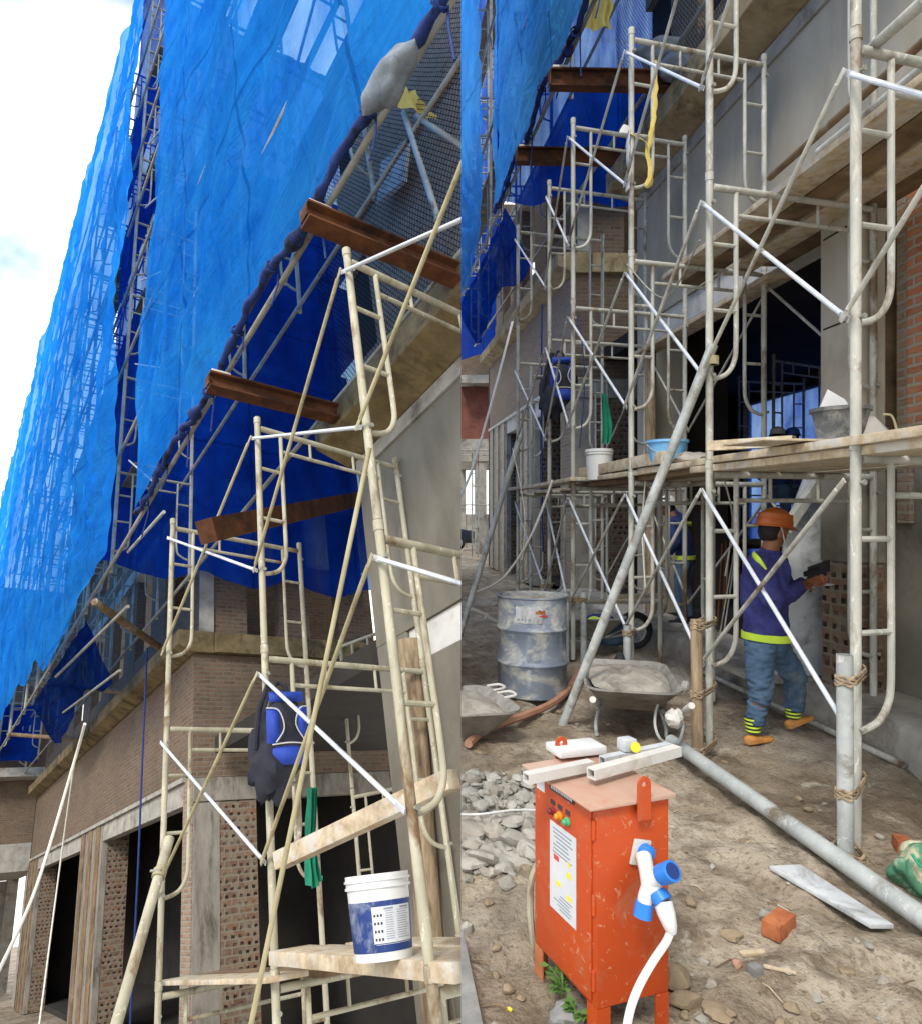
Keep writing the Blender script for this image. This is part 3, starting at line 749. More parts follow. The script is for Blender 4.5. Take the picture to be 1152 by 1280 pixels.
ob('steel_beam', G().beam(_a, _b, .16, .2), M['rust_beam'], None, 'L', 'rusty beam slanting inward under the blue net in the view looking up', 'beam', 'rusty beams carrying the hanging scaffold', smooth=0)

# ---------------------------------------------------------------- sky-side ground of each yard
def ground_R():
    g = G(); xs = []; ys = []
    x = -1.0
    while x < 9: xs.append(x); x += .028 if x < 3.3 else .3
    xs += [12, 20, 40, 80, 160]
    y = 1.4
    while y < 60: ys.append(y); y += .026 + max(0, y - 3) * .014 + max(0, y - 7) * .03
    ys += [80, 120, 200, 320]
    def h(x, y):
        if x > 20 or y > 60: return 0
        q = V3((x, y, 0))
        z = .06 * noise.noise(q * .8) + .035 * noise.noise(q * 2.3 + V3((3, 1, 0))) + .026 * noise.noise(q * 5.5) + .012 * noise.noise(q * 13) - .02 * abs(noise.noise(q * 4.1 + V3((8, 3, 1))))
        z += .012 * max(0, noise.noise(q * 9 + V3((5, 5, 5)))) 
        pr = noise.noise(q * 3.4 + V3((7, 2, 0)))
        z -= .03 * max(0, pr - .25) / .3
        r1 = abs(noise.noise(V3((x * 1.7, y * 5.5, 4)))); z += .012 * (1 - min(1, r1 * 4))
        return z + .010 * noise.noise(q * 26) + .012 * max(0, noise.noise(q * 18 + V3((2, 2, 2))) - .25) - .02
    vs = [(x, y, h(x, y)) for y in ys for x in xs]
    nx = len(xs)
    g.add(vs, [(j * nx + i, j * nx + i + 1, (j + 1) * nx + i + 1, (j + 1) * nx + i) for j in range(len(ys) - 1) for i in range(nx - 1)])
    ob('ground', g, M['ground'], None, 'R', kind='structure', base=(0, 0, 0), fix=False, smooth=180)
    return h
GH = ground_R()
ob('yard_ground', G().sheet(lambda a, b: V3((-60 + 75 * a, -3 + 90 * b, -.02)), 20, 24), M['ground'], None, 'L', kind='structure', base=(0, 0, 0), fix=False)
# low concrete plinth along the building in the right half
g = G()
def plinth(a, b):
    f = 1.0 + 11.3 * a
    prof = [(3.40, -.05), (3.38, .10), (3.40, .235), (3.45, .255), (3.7, .262), (4.0, .265)]
    i = b * 5; k = min(int(i), 4); t = i - k
    w = prof[k][0] + (prof[k + 1][0] - prof[k][0]) * t; v = prof[k][1] + (prof[k + 1][1] - prof[k][1]) * t
    return V3((w + .035 * noise.noise(V3((f * 3, b, 0))), f, v + .012 * noise.noise(V3((f * 4, w * 4, 2)))))
g.sheet(plinth, 150, 20)
ob('pavement', g, M['concrete'], None, 'B', kind='structure', base=(0, 0, 0), fix=False, smooth=180)
# ---------------------------------------------------------------- scaffold sections, braces, planks
TIER = 1.955
def make_section(wd, mat, name='scaffold_section'):
    T = thing(name, 'x', 'scaffold', (0, 0, 0), 'R')
    for x in (0, wd):
        g = G().tube((x, 0, .004), (x, 0, TIER - .06), .0245, 12)
        g.tube((x, 0, TIER - .06), (x, 0, TIER - .002), .0285, 12)          # coupling collar
        g.tube((x, 0, TIER - .002), (x, 0, TIER + .003), .022, 10)
        p = kid(ob('post', g, mat, T))
        for z in (.57, 1.74):
            g = G().lathe([(0, 0), (.014, 0), (.014, .006), (.008, .008), (.008, .075), (0, .076)], (x, -.05, z), 8, ROT('X', -90))
            pn = ob('brace_pin', g, M['pipe_dark'], p); KIDS.setdefault(p, []).append(pn)
    kid(ob('top_bar', G().tube((.027, 0, 1.855), (wd - .027, 0, 1.855), .0235, 12), mat, T))
    g = G().tube((.23, 0, 1.68), (wd - .23, 0, 1.68), .0155, 10)
    for x in (.5, wd - .5): g.tube((x, 0, 1.68), (x, 0, 1.855), .012, 8)
    kid(ob('lower_bar', g, mat, T))
    for x0, sg in ((0, 1), (wd, -1)):
        X = x0 + sg * .215
        g = G().path([(X, 0, 1.855)] + curve([(X, 0, 1.2), (X, 0, .8), (X - sg * .015, 0, .68), (X - sg * .065, 0, .6), (X - sg * .13, 0, .565), (x0 + sg * .02, 0, .55)], 4), .0165, 10)
        for z in (1.47, 1.02): g.tube((X, 0, z), (x0 + sg * .02, 0, z), .0145, 8)
        kid(ob('ladder_side', g, mat, T))
    return T
def roty(deg): return Matrix.Rotation(math.radians(deg), 4, 'Z')
ORD = ['first', 'second', 'third', 'fourth', 'fifth', 'sixth', 'seventh']
TN = ['ground', 'middle', 'top']
# level view: six stacks of three
PB = [(2.33 + dx, 3.31 + 1.43 * k) for k, dx in enumerate((.02, .02, .03, -.06, .06, -.03))]
secB = make_section(1.41, M['frame_grey']); firstB = True
LAB_B = ['the brick jamb', 'the plastering worker', 'the blue bucket', 'the white pails', 'the hanging backpack', 'the far wing corner']
for k, (w, f) in enumerate(PB):
    for t in range(3):
        lab = f'cream tube scaffold section, {TN[t]} lift of the {ORD[k]} stack, by {LAB_B[k]}'
        if firstB:
            secB.matrix_world = MS['B'] @ Matrix.Translation((w, f, t * TIER)) @ roty(13.1); secB['label'] = lab; secB['group'] = 'scaffold sections in the level view'
            for o in [secB] + list(secB.children): SIDE[o] = 'B'
            for o in secB.children:
                for q in o.children: SIDE[q] = 'B'
            firstB = False
        else: dup(secB, (w, f, t * TIER), 'B', lab, 'scaffold sections in the level view', roty(13.1))
PL = [(1.82, 2.73, .09), (1.95, 4.55, 0.0), (1.78, 6.34, -.11)]
secL = make_section(1.45, M['frame']); firstL = True
LAB_L = ['by the white pail', 'holding the backpack', 'by the brick wing']
for k, (w, f, v) in enumerate(PL):
    for t in range(3):
        lab = f'tall cream scaffold section {LAB_L[k]}, {TN[t]} lift, in the view looking up'
        if firstL:
            secL.matrix_world = MS['L'] @ Matrix.Translation((w, f, v + t * TIER)) @ roty(5); secL['label'] = lab; secL['group'] = 'scaffold sections in the view looking up'
            for o in [secL] + list(secL.children): SIDE[o] = 'L'
            for o in secL.children:
                for q in o.children: SIDE[q] = 'L'
            firstL = False
        else: dup(secL, (w, f, v + t * TIER), 'L', lab, 'scaffold sections in the view looking up', roty(5))
# loose sections inside the recess and the hall
def loose(side, w, f, v, rot, lab, src):
    dup(src, (w, f, v), side, lab, 'loose scaffold sections standing indoors', roty(rot))
q = pt('L', 425, 800, 1, 8.4)
loose('L', q.x, q.y, q.z - TIER, -72, 'upper scaffold section standing in the dark recess of the view looking up', secL)
loose('L', q.x, q.y, q.z - 2 * TIER - .01, -72, 'lower scaffold section standing in the dark recess of the view looking up', secL)
loose('B', 6.6, 11.2, .23, 25, 'lower scaffold section before the blue net inside the hall', secB)
loose('B', 6.6, 11.2, .23 + TIER, 25, 'upper scaffold section before the blue net inside the hall', secB)
loose('B', 7.0, 13.0, .23, 10, 'low scaffold section at the back of the hall', secB)
loose('B', 7.0, 13.0, .23 + TIER, 10, 'high scaffold section at the back of the hall', secB)
for i, (w, f, r) in enumerate(((2.75, 11.55, 13), (2.95, 5.9, 84))):
    for t in range(2 if i == 0 else 1):
        loose('B', w, f, t * TIER + .0, r, f'extra scaffold section {"before the wing gable" if i == 0 else "turned along the wall behind the second stack"}, {TN[t]} lift', secB)
def brace(side, p, q, lab, mat='galv', r=.0125, group=None):
    p, q = V3(p), V3(q); d = (q - p).normalized()
    T = thing('cross_brace', lab, 'brace', (p + q) / 2, side, group)
    ob('tube', G().path([p + d * .05, q - d * .05], r, 10), M[mat], T)
    for a, sg in ((p, 1), (q, -1)):
        g = G(); u = d.cross(V3((1, 0, 0))).normalized()
        rot = Matrix((V3((1, 0, 0)), d, V3((1, 0, 0)).cross(d))).transposed()
        g.obox(a + d * sg * .025, (.006, .09, .03), rot)
        ob('flat_end', g, M[mat], T, bevel=.002)
    return T
def brace_row(side, ps, tiers, skip=(), far=('galv', 'frame_grey'), group=''):
    for k in range(len(ps) - 1):
        a, b = ps[k], ps[k + 1]
        va = a[2] if len(a) > 2 else 0; vb = b[2] if len(b) > 2 else 0
        for t in tiers:
            nm = f'between the {ORD[k]} and {ORD[k+1]} stacks, {TN[t]} lift, {"level view" if side == "B" else "view looking up"}'
            if (k, t, 0) not in skip:
                brace(side, (a[0] - .045, a[1], va + t * TIER + .57), (b[0] - .045, b[1], vb + t * TIER + 1.74), 'bright galvanised brace ' + nm, far[0], group=group)
            if (k, t, 1) not in skip:
                brace(side, (a[0] - .065, a[1], va + t * TIER + 1.74), (b[0] - .065, b[1], vb + t * TIER + .57), 'dull grey brace ' + nm, far[1], group=group)
# the bay nearest to the camera counts as the first
brace_row('B', [(2.35, 1.88)] + PB, (0, 1, 2), skip=((0, 0, 0), (0, 0, 1), (5, 2, 1)), group='cross braces in the level view')
for k in range(1, 5):
    for t in range(2):
        a_, b_ = PB[k], PB[k + 1]
        brace('B', (a_[0] + 1.42, a_[1] + .33, t * TIER + (.57 if k % 2 else 1.74)), (b_[0] + 1.42, b_[1] + .33, t * TIER + (1.74 if k % 2 else .57)), f'dull brace on the building side between the {ORD[k]} and {ORD[k+1]} stacks, {TN[t]} lift', 'frame_grey', group='cross braces in the level view')
brace_row('L', [(1.84, .93, .15)] + PL, (1, 2), skip=((0, 1, 1), (3, 1, 0)), far=('galv', 'frame_yel'), group='cross braces in the view looking up')
brace_row('L', [(1.84, .93, .15)] + PL, (0,), skip=((0, 0, 1), (2, 0, 0), (0, 0, 0), (1, 0, 0), (2, 0, 1)), far=('galv', 'frame_yel'), group='cross braces in the view looking up')

def plank(side, w0_, w1_, f0, f1, v, th=.045, lab='', mat='wood', bow=.01, skew=0.0, group=None, tilt=0.0, name='plank'):
    g = G(); n = 14
    sd = w0_ * 7 + f0
    def P(a, x, z):
        f = f0 + (f1 - f0) * a
        return V3((x + skew * a + .006 * noise.noise(V3((f * 2, sd, x))), f, v + z + tilt * a + bow * math.sin(PI * a) * -1 + .003 * noise.noise(V3((f * 5, sd, z)))))
    vs = []
    for i in range(n + 1):
        a = i / n
        vs += [P(a, w0_, 0), P(a, w1_, 0), P(a, w1_, th), P(a, w0_, th)]
    fs = [(0, 1, 2, 3), (4 * n + 3, 4 * n + 2, 4 * n + 1, 4 * n)]
    for i in range(n):
        for k in range(4): fs.append((4 * i + k, 4 * i + 4 + k, 4 * i + 4 + (k + 1) % 4, 4 * i + (k + 1) % 4))
    g.add(vs, fs)
    return ob(name, g, M[mat], None, side, lab, 'plank', group, bevel=.004, smooth=30)
DV = 1.882
GP = 'planks of the working platform, level view'
for i, (a, b, f0, f1, v, sk, m) in enumerate([(2.36, 2.60, 1.7, 5.05, 0, 0, 'wood'), (2.63, 2.86, 1.6, 5.0, 0, .02, 'wood'), (2.90, 3.13, 1.75, 4.95, 0, 0, 'wood'), (3.17, 3.42, 1.6, 5.2, 0, .02, 'wood'),
                                              (2.30, 2.56, 1.6, 4.65, .047, .03, 'wood'), (2.75, 2.99, 1.8, 4.75, .047, -.02, 'wood')]):
    plank('B', a, b, f0, f1, DV + v, .045, f'cement stained plank, {ORD[i]} from outside, under the rubber bucket on the platform', m, .012, sk, GP)
for i, (a, b, f0, f1, v, sk, m) in enumerate([(2.36, 2.60, 4.66, 7.95, .05, .0, 'wood'), (2.66, 2.90, 5.0, 7.9, .004, .02, 'wood'), (2.93, 3.17, 4.9, 8.2, .004, 0, 'wood'), (2.42, 2.66, 5.06, 8.3, -.0, 0, 'wood_dark')]):
    plank('B', a, b, f0, f1, DV + v, .045, f'worn plank, {ORD[i]} from outside, carrying the blue and white pails', m, .012, sk, GP)
for i, (a, b, f0, f1, v, sk, m) in enumerate([(2.20, 2.40, 7.45, 10.8, .05, .0, 'wood'), (2.52, 2.76, 7.3, 10.7, .0, .02, 'wood')]):
    plank('B', a, b, f0, f1, DV + v, .04, f'weathered plank, {ORD[i]} from outside, at the far end of the platform', m, .012, sk, GP)
o = plank('B', 2.34, 2.42, 5.5, 7.9, DV + .1, .1, 'pale board standing on edge before the white pails', 'wood', .0, .04, GP)
GQ = 'planks stored on the middle lift, level view'
for i, (a, b, f0, f1, v, sk, m) in enumerate([(2.88, 3.10, 1.4, 6.75, 0, .0, 'wood'), (3.13, 3.34, 1.3, 6.9, 0, -.03, 'wood_dark'), (3.36, 3.60, 1.6, 6.6, 0, .02, 'wood'), (3.62, 3.86, 1.0, 6.4, .02, 0, 'wood_dark'), (2.92, 3.16, 1.4, 5.3, .047, .03, 'wood'), (3.3, 3.52, 1.3, 6.2, .047, -.02, 'wood')]):
    plank('B', a, b, f0, f1, DV + TIER + v, .045, f'dusty plank, {ORD[i]} from outside, stored below the plastered wall on the middle lift', m, .014, sk, GQ)
plank('B', 3.66, 3.90, 6.3, 9.5, 3.72, .05, 'plank laid below the pale lintel behind the scaffold', 'wood', .01, 0, GQ)
# platform of the view looking up
GL = 'planks of the working platform, view looking up'
plank('L', 1.80, 2.06, 2.55, 4.42, 1.99, .07, 'thick whitish plank under the white pail in the view looking up', 'wood', 0, .06, GL)
plank('L', 2.10, 2.34, 2.2, 4.6, 1.985, .045, 'cement crusted plank behind the white pail', 'wood', 0, 0, GL)
plank('L', 2.40, 2.66, 2.0, 4.5, 1.985, .045, 'inner cement crusted plank of the pail platform', 'wood', 0, 0, GL)
plank('L', 1.86, 2.12, 4.45, 6.6, 1.90, .03, 'thin brown plank reaching to the brick wing scaffold', 'wood', 0, -.04, GL, tilt=-.1)
plank('L', 2.2, 2.45, 4.4, 6.7, 1.88, .04, 'brown plank behind the thin one, by the brick wing scaffold', 'wood_dark', 0, -.04, GL, tilt=-.1)
# square timber leaning up across the frames
a = pt('L', 350, 1076, 1, 4.40); b = pt('L', 566, 974, 1, 3.02)
ob('timber_beam', G().beam(a, b, .1, .1), M['wood'], None, 'L', 'pale square timber laid slantwise across the frames above the white pail', 'timber', bevel=.006)

def pole(name, side, p, q, r, mat, lab, cat, n=14, hollow=True, group=None):
    g = G()
    (g.pipe(p, q, r, n) if hollow else g.path([p, q], r, n))
    return ob(name, g, M[mat], None, side, lab, cat, group)
def clamp(side, c, d, r, lab):
    """two-part coupler gripping a tube"""
    d = V3(d).normalized(); c = V3(c)
    T = thing('tube_clamp', lab, 'clamp', c, side, 'clamps on the scaffold tubes')
    rot = d.to_track_quat('Z', 'X').to_matrix()
    ob('collar', G().lathe([(r + .002, -.028), (r + .013, -.028), (r + .013, .028), (r + .002, .028), (r + .002, -.028)], c, 14, rot), M['frame_yel'], T)
    ob('bolt', G().tube(c + rot @ V3((r + .008, -.03, 0)), c + rot @ V3((r + .008, .05, 0)), .009, 6), M['pipe_dark'], T)
def lash(side, c1, c2, z, r, lab):
    """wire wound several times round two neighbouring uprights"""
    a = V3((c1[0], c1[1], 0)); b = V3((c2[0], c2[1], 0)); d = (b - a); L = d.length; d.normalize(); n = V3((-d.y, d.x, 0))
    pts = []
    for k in range(4 * 20 + 1):
        t = 2 * PI * k / 20
        c = (a + b) / 2; h = L / 2
        x = math.cos(t); y = math.sin(t)
        pts.append(c + d * (x * r + (h if x > 0 else -h)) + n * y * r + V3((0, 0, z + .011 * (k / 20 - 2) + .006 * math.sin(t * 1.5 + k))))
    e = pts[-1]
    pts += [e + d * .05 + V3((0, 0, .01)), e + d * .09 + V3((0, 0, -.012))]
    ob('wire_lashing', G().path(pts, .0062, 6), M['wood_post'], None, side, lab, 'lashing', 'rusty wire lashings round the uprights')
bw = lambda x, y, z: MI['B'] @ V3((x, y, z))
post1 = MS['B'] @ V3((PB[0][0], PB[0][1], 0)); post2 = MS['B'] @ V3((PB[1][0], PB[1][1], 0))
pole('ground_pipe', 'R', (1.935, 4.78, .055), (2.06, 2.3, .06), .042, 'pipe', 'long grey pipe lying on the mud along the scaffold foot', 'pipe')
pole('edge_pipe', 'B', (3.33, 6.9, .03), (3.35, 4.3, .03), .022, 'frame_grey', 'thin white pipe lying along the foot of the concrete plinth', 'pipe')
pole('raking_prop', 'R', (2.20, 4.74, 2.72), (1.345, 5.36, -.02), .033, 'pipe', 'thick grey pipe raking from the second stack down behind the wheelbarrow', 'pipe')
pole('raking_prop', 'R', (2.0, 10.42, 2.72), (.97, 9.1, .0), .04, 'frame_grey', 'pale pipe raking from the sixth stack down to the mud beside the oil drum', 'pipe')
c1 = (2.085, 3.2)
pole('stub_pipe', 'R', (c1[0], c1[1], .0), (c1[0] - .005, c1[1], .955), .034, 'pipe', 'short thick grey pipe lashed to the first scaffold stack', 'pipe', 16)
for z, n in ((.84, 'upper'), (.33, 'lower')):
    lash('R', c1, (post1.x, post1.y), z, .040, f'{n} rusty wire lashing round the thick grey stub pipe')
c2 = (2.035, 4.60)
pole('stub_post', 'R', (c2[0], c2[1], -.02), (c2[0] - .01, c2[1], .90), .036, 'wood_post', 'brown timber post lashed to the second scaffold stack', 'post', 12, False)
for z, n in ((.86, 'top'), (.42, 'middle'), (.05, 'bottom')):
    lash('R', c2, (post2.x, post2.y), z, .042, f'{n} rusty wire lashing round the brown timber post')
lash('R', (c1[0], c1[1] - .03), (c1[0] + .02, c1[1] + .03), .06, .055, 'wire lashing that ties the stub pipe to the ground pipe')
clamp('R', (2.2, 4.77, 2.62), (0, 0, 1), .036, 'pale clamp joining the raking pipe to the second stack')
for k, (ox, oy) in ((2, (-.07, -.1)), (3, (-.09, -.06)), (3, (.1, -.05)), (4, (-.09, -.05))):
    p = MS['B'] @ V3((PB[k][0], PB[k][1], 0)); x, y = p.x + ox, p.y + oy
    o = pole('stub_pipe', 'R', (x, y, -.02), (x, y, .74 if k != 2 else .62), .034, 'pipe', f'grey stub pipe clamped {"outside" if ox < 0 else "inside"} the foot of the {ORD[k]} stack', 'pipe')
    lash('R', (x, y), (p.x, p.y), .66 if k != 2 else .55, .038, f'lashing {"outside" if ox < 0 else "inside"} the foot of the {ORD[k]} stack')
# pipes stored on the middle lift
pole('stored_pipe', 'B', (3.02, 4.6, 3.985), (2.98, 1.3, 3.985), .03, 'frame_grey', 'pale open pipe lying on the stored planks of the middle lift', 'pipe')
pole('stored_pipe', 'B', (2.86, 4.9, 3.955), (2.72, 1.2, 3.96), .024, 'wood_dark', 'dark thin pipe lying along the edge of the stored planks', 'pipe')
a = pt('R', 1082, 66, 1, 3.6); b = pt('R', 1160, -4, 1, 2.7)
pole('loose_tube', 'R', a, b, .026, 'frame_grey', 'pale tube rising from the top bar of the first stack', 'pipe')
# view looking up: prop, poles, ropes
a = pt('L', 212, 1048, 0, 1.66); b = pt('L', 140, 1300, 0, 1.2)
pole('raking_prop', 'L', a, a + (b - a) * 1.15, .036, 'frame', 'thick pale pipe raking down from the far scaffold foot in the view looking up', 'pipe')
d_ = (b - a).normalized()
clamp('L', a + d_ * .28, d_, .036, 'yellowed clamp gripping the thick raking pipe')
a = pt('L', 462, 560, 0, 1.70); b = pt('L', 312, 1290, 0, 1.45)
pole('long_pole', 'L', a, b, .0125, 'frame_yel', 'thin yellowish pole leaning across the second stack in the view looking up', 'pole', 10, False)
# timber prop beside the grey column
a = pt('L', 512, 800, 0, 3.36); b = pt('L', 545, 1290, 0, 3.36)
pole('timber_prop', 'L', a, b, .1, 'wood_post', 'rough round timber prop against the grey column in the view looking up', 'prop', 12, False)
a = pt('B', 820, 396, 0, 3.86)
pole('timber_prop', 'B', (3.78, a.y, .14), (3.78, a.y, 3.7), .07, 'wood_post', 'rough timber prop under the pale lintel in the level view', 'prop', 12, False)
def rope(side, pts, r, mat, lab, name='rope', n=8, cat='rope'):
    return ob(name, G().path(curve(pts, n), r, 7), M[mat], None, side, lab, cat)
rope('L', [pt('L', 106, 905, 0, 1.7), pt('L', 92, 955, 0, 1.7), pt('L', 45, 1110, 0, 1.4), pt('L', -10, 1232, 0, .9)], .02, 'rope', 'thick white rope slanting down beside the brick wing in the view looking up', cat='rope')
rope('L', [pt('L', 92, 960, 0, 2.2), pt('L', 74, 1090, 0, 2.3), pt('L', 48, 1290, 0, 2.1)], .014, 'rope', 'thin white cord hanging before the brick pillars in the view looking up')
rope('L', [pt('L', 184, 810, 0, 3.0), pt('L', 178, 950, 0, 3.0), pt('L', 172, 1100, 0, 3.0), pt('L', 162, 1295, 0, 3.0)], .016, 'rope_blue', 'blue rope hanging before the brick wing in the view looking up')
rope('R', [pt('R', 640, 402, 1, 12.2), pt('R', 620, 480, 1, 11.6), pt('R', 592, 580, 1, 10.6), pt('R', 570, 632, 1, 9.8)], .02, 'rope', 'white rope slanting down before the brick wing in the level view')
rope('R', [pt('R', 677, 380, 1, 11.6), pt('R', 676, 470, 1, 11.6), pt('R', 677, 620, 1, 11.6), pt('R', 678, 690, 1, 11.6)], .014, 'rope_blue', 'blue rope hanging before the brick wing in the level view')

for i, (pts, m) in enumerate((([(640, 560, 8.8), (655, 640, 8.7), (652, 700, 8.6)], 'rope'), ([(806, 600, 6.2), (802, 660, 6.25), (806, 735, 6.2)], 'rope'), ([(722, 392, 7.6), (730, 470, 7.5), (724, 560, 7.5)], 'rope_blue'), ([(905, 600, 5.0), (915, 650, 5.0), (906, 720, 5.05)], 'pipe_dark'), ([(783, 330, 6.2), (830, 372, 5.6), (874, 300, 4.9)], 'pipe_dark'))):
    rope('R', [pt('R', u, v, 1, y) for u, v, y in pts], .006, m, ('pale cord dangling from the far end of the platform', 'pale cord dangling from the platform beside the third stack', 'blue cord hanging down the fourth stack', 'dark wire hanging beside the second stack under the platform', 'dark wire sagging between the third and second stacks')[i], name='cord', cat='cord')

for a_, b_, r_, m_, l_ in (((160, 758, 2.2), (70, 846, 2.0), .026, 'pipe_dark', 'grey tube slanting below the far bulging net in the view looking up'), ((118, 752, 1.85), (206, 814, 3.35), .06, 'wood_dark', 'dark timber reaching inward below the far bulging net'), ((36, 852, 1.9), (158, 866, 3.3), .05, 'wood_dark', 'level timber across the shaded lift above the brick wing'), ((60, 905, 2.6), (150, 838, 2.4), .022, 'pipe_dark', 'dull tube crossing the shaded lift above the brick wing'), ((10, 918, 1.9), (110, 925, 3.3), .05, 'wood_dark', 'lower level timber across the shaded lift above the brick wing'), ((205, 640, 1.85), (160, 690, 2.0), .02, 'pipe', 'short pale tube poking out under the corner of the near blue net')):
    pole('loose_tube', 'L', pt('L', a_[0], a_[1], 0, a_[2]), pt('L', b_[0], b_[1], 0, b_[2]), r_, m_, l_, 'tube', 10, False)
# ---------------------------------------------------------------- electrical cabinet
def frame2(o, x, y): return Matrix(((x[0], y[0], 0, o[0]), (x[1], y[1], 0, o[1]), (0, 0, 1, o[2]), (0, 0, 0, 1)))
CM = frame2((.644, 2.15, 0), V3((.947, .32)).normalized(), V3((-.32, .947)).normalized())
cw, cl = .268, .36
def cabinet():
    T = thing('electrical_cabinet', 'orange steel electrical cabinet on short legs standing in the mud', 'cabinet', CM @ V3((.13, .18, 0)))
    mv = lambda g: g.moved(CM)
    ob('body', mv(G().box(0, cw, 0, cl, .085, .70)), M['orange'], T, bevel=.006)
    d = ob('door_panel', mv(G().box(-.006, -.0008, .022, cl - .012, .10, .695)), M['orange'], T, bevel=.002)
    for z in (.17, .40, .63):
        ob('hinge', mv(G().tube((-.004, .010, z - .03), (-.004, .010, z + .03), .006, 8)), M['orange'], T)
    g = G().prism([(-.035, .700), (-.035, .706), (cw + .012, .716), (cw + .012, .702)], 1, -.018, cl + .03)
    ob('lid', mv(g), M['orange_top'], T, bevel=.002)
    for x in (0, cw):
        for y in (0, cl):
            sx, sy = (1 if x == 0 else -1), (1 if y == 0 else -1)
            g = G().prism([(x, y), (x + sx * .05, y), (x + sx * .05, y + sy * .006), (x + sx * .006, y + sy * .006), (x + sx * .006, y + sy * .05), (x, y + sy * .05)], 2, -.03, .0845)
            ob('leg', mv(g), M['orange'] if y == 0 else M['brick_red'], T)
    def lug(x, y, lab):
        g = G(); n = 16; out = []; inn = []
        for k in range(n):
            a = 2 * PI * k / n
            inn.append((x + .0085 * math.cos(a), .762 + .0085 * math.sin(a)))
            c, s_ = math.cos(a), math.sin(a)
            if s_ >= 0: out.append((x + .024 * c, .762 + .024 * s_))
            else:
                m = max(abs(c), abs(s_)); out.append((x + .024 * c / m, .762 + (.11 if s_ < -.9 * m else .024) * s_ / m * (1 if m == abs(s_) else 1)))
        vs = [(a, y, b) for a, b in out] + [(a, y, b) for a, b in inn] + [(a, y - .006, b) for a, b in out] + [(a, y - .006, b) for a, b in inn]
        fs = []
        for k in range(n):
            l = (k + 1) % n
            fs += [(k, l, n + l, n + k), (2 * n + l, 2 * n + k, 3 * n + k, 3 * n + l), (k, 2 * n + k, 2 * n + l, l), (n + l, 3 * n + l, 3 * n + k, n + k)]
        g.add(vs, fs); ob('lifting_lug', mv(g), M['orange'], T)
    lug(.155, -.0195, ''); lug(.13, cl + .039, '')
    s = ob('notice_sheet', mv(G().box(-.0075, -.0062, .098, .250, .275, .565)), M['sheet_white'], T)
    def pr(y0, y1, z0, z1, m): ob('printed_block', mv(G().box(-.0083, -.0077, y0, y1, z0, z1)), M[m], T)
    pr(.195, .225, .445, .462, 'print_red'); pr(.125, .15, .418, .437, 'print_yellow'); pr(.185, .215, .365, .38, 'print_yellow'); pr(.125, .15, .345, .362, 'print_yellow')
    pr(.13, .145, .455, .470, 'print_yellow')
    g = G(); rr = random.Random(4)
    for k in range(7): 
        z = .545 - k * .013; g.box(-.0082, -.0077, .115 + rr.uniform(0, .03), .235 - rr.uniform(0, .03), z, z + .004)
    for k in range(5):
        z = .335 - k * .011; g.box(-.0082, -.0077, .115 + rr.uniform(0, .02), .235 - rr.uniform(0, .05), z, z + .0035)
    ob('printed_lines', mv(g), M['print_grey'], T)['kind'] = 'stuff'
    n = ob('name_plate', mv(G().box(-.009, -.0062, .108, .252, .668, .690)), M['print_dark'], T)
    g = G(); y = .118
    while y < .242:
        w = rr.uniform(.004, .009); g.box(-.0096, -.0091, y, y + w, .674, .684); y += w + .003
    ob('plate_writing', mv(g), M['sheet_white'], T)['kind'] = 'stuff'
    ob('sticker', mv(G().box(-.0072, -.0062, .285, .335, .640, .692)), M['sheet_white'], T)
    for y, m in ((.232, 'screw_r'), (.190, 'screw_y'), (.145, 'screw_g')):
        rot = ROT('Y', -90)
        p = ob('indicator_lamp', mv(G().lathe([(.0145, 0), (.0145, .005), (.010, .008), (.010, .016), (.007, .020), (0, .021)], (-.0062, y, .600), 16, rot)), M[m], T)
        ob('lamp_tag', mv(G().box(-.0085, -.0062, y - .012, y + .012, .621, .636)), M['print_dark'], T)
    r = Matrix.Rotation(math.radians(14), 3, 'Y')
    ob('socket_flange', mv(G().obox((.155, -.006, .545), (.062, .010, .078), r)), M['white_dirty'], T, bevel=.003)
    ob('socket_cap', mv(G().lathe([(.026, 0), (.026, .02), (.02, .024)], (.166, -.011, .548), 16, ROT('X', 90))), M['blue_plug'], T)
cabinet()
def adaptor():
    T = thing('plug_adaptor', 'white and blue branching plug adaptor hanging from the cabinet socket', 'plug', pt('R', 815, 1105, 1, 2.11))
    P = lambda u, v, Y: pt('R', u, v, 1, Y)
    g = G(); g.path([P(803, 1068, 2.175), P(808, 1090, 2.13), P(812, 1108, 2.10)], [.024, .023, .026], 14)
    g.path([P(812, 1104, 2.10), P(806, 1122, 2.10), P(805, 1130, 2.10)], [.023, .022, .022], 14)
    g.path([P(812, 1102, 2.10), P(822, 1097, 2.08), P(827, 1094, 2.07)], [.022, .021, .021], 14)
    g.path([P(812, 1104, 2.10), P(820, 1114, 2.09), P(822, 1117, 2.09)], [.022, .022, .022], 14)
    ob('body', g, M['white'], T, remesh=.004)
    def sock(a, b, r, lab=''):
        g = G().path([a, a + (b - a) * .98, b], [r, r * 1.03, r * .96], 16); ob('socket', g, M['blue_plug'], T)
        d = (b - a).normalized(); rot = d.to_track_quat('Z', 'X').to_matrix()
        ob('socket_face', G().lathe([(r * .78, 0), (r * .78, .002), (0, .0021)], b - d * .0005, 14, rot), M['navy'], T)
    sock(P(826, 1094, 2.07), P(840, 1089, 2.035), .029)
    sock(P(805, 1128, 2.10), P(802, 1147, 2.095), .026)
    sock(P(821, 1116, 2.09), P(829, 1128, 2.07), .028)
    ob('plug_handle', G().path([P(828, 1128, 2.075), P(832, 1142, 2.06), P(837, 1158, 2.05), P(839, 1166, 2.05)], [.027, .026, .020, .014], 14), M['white'], T)
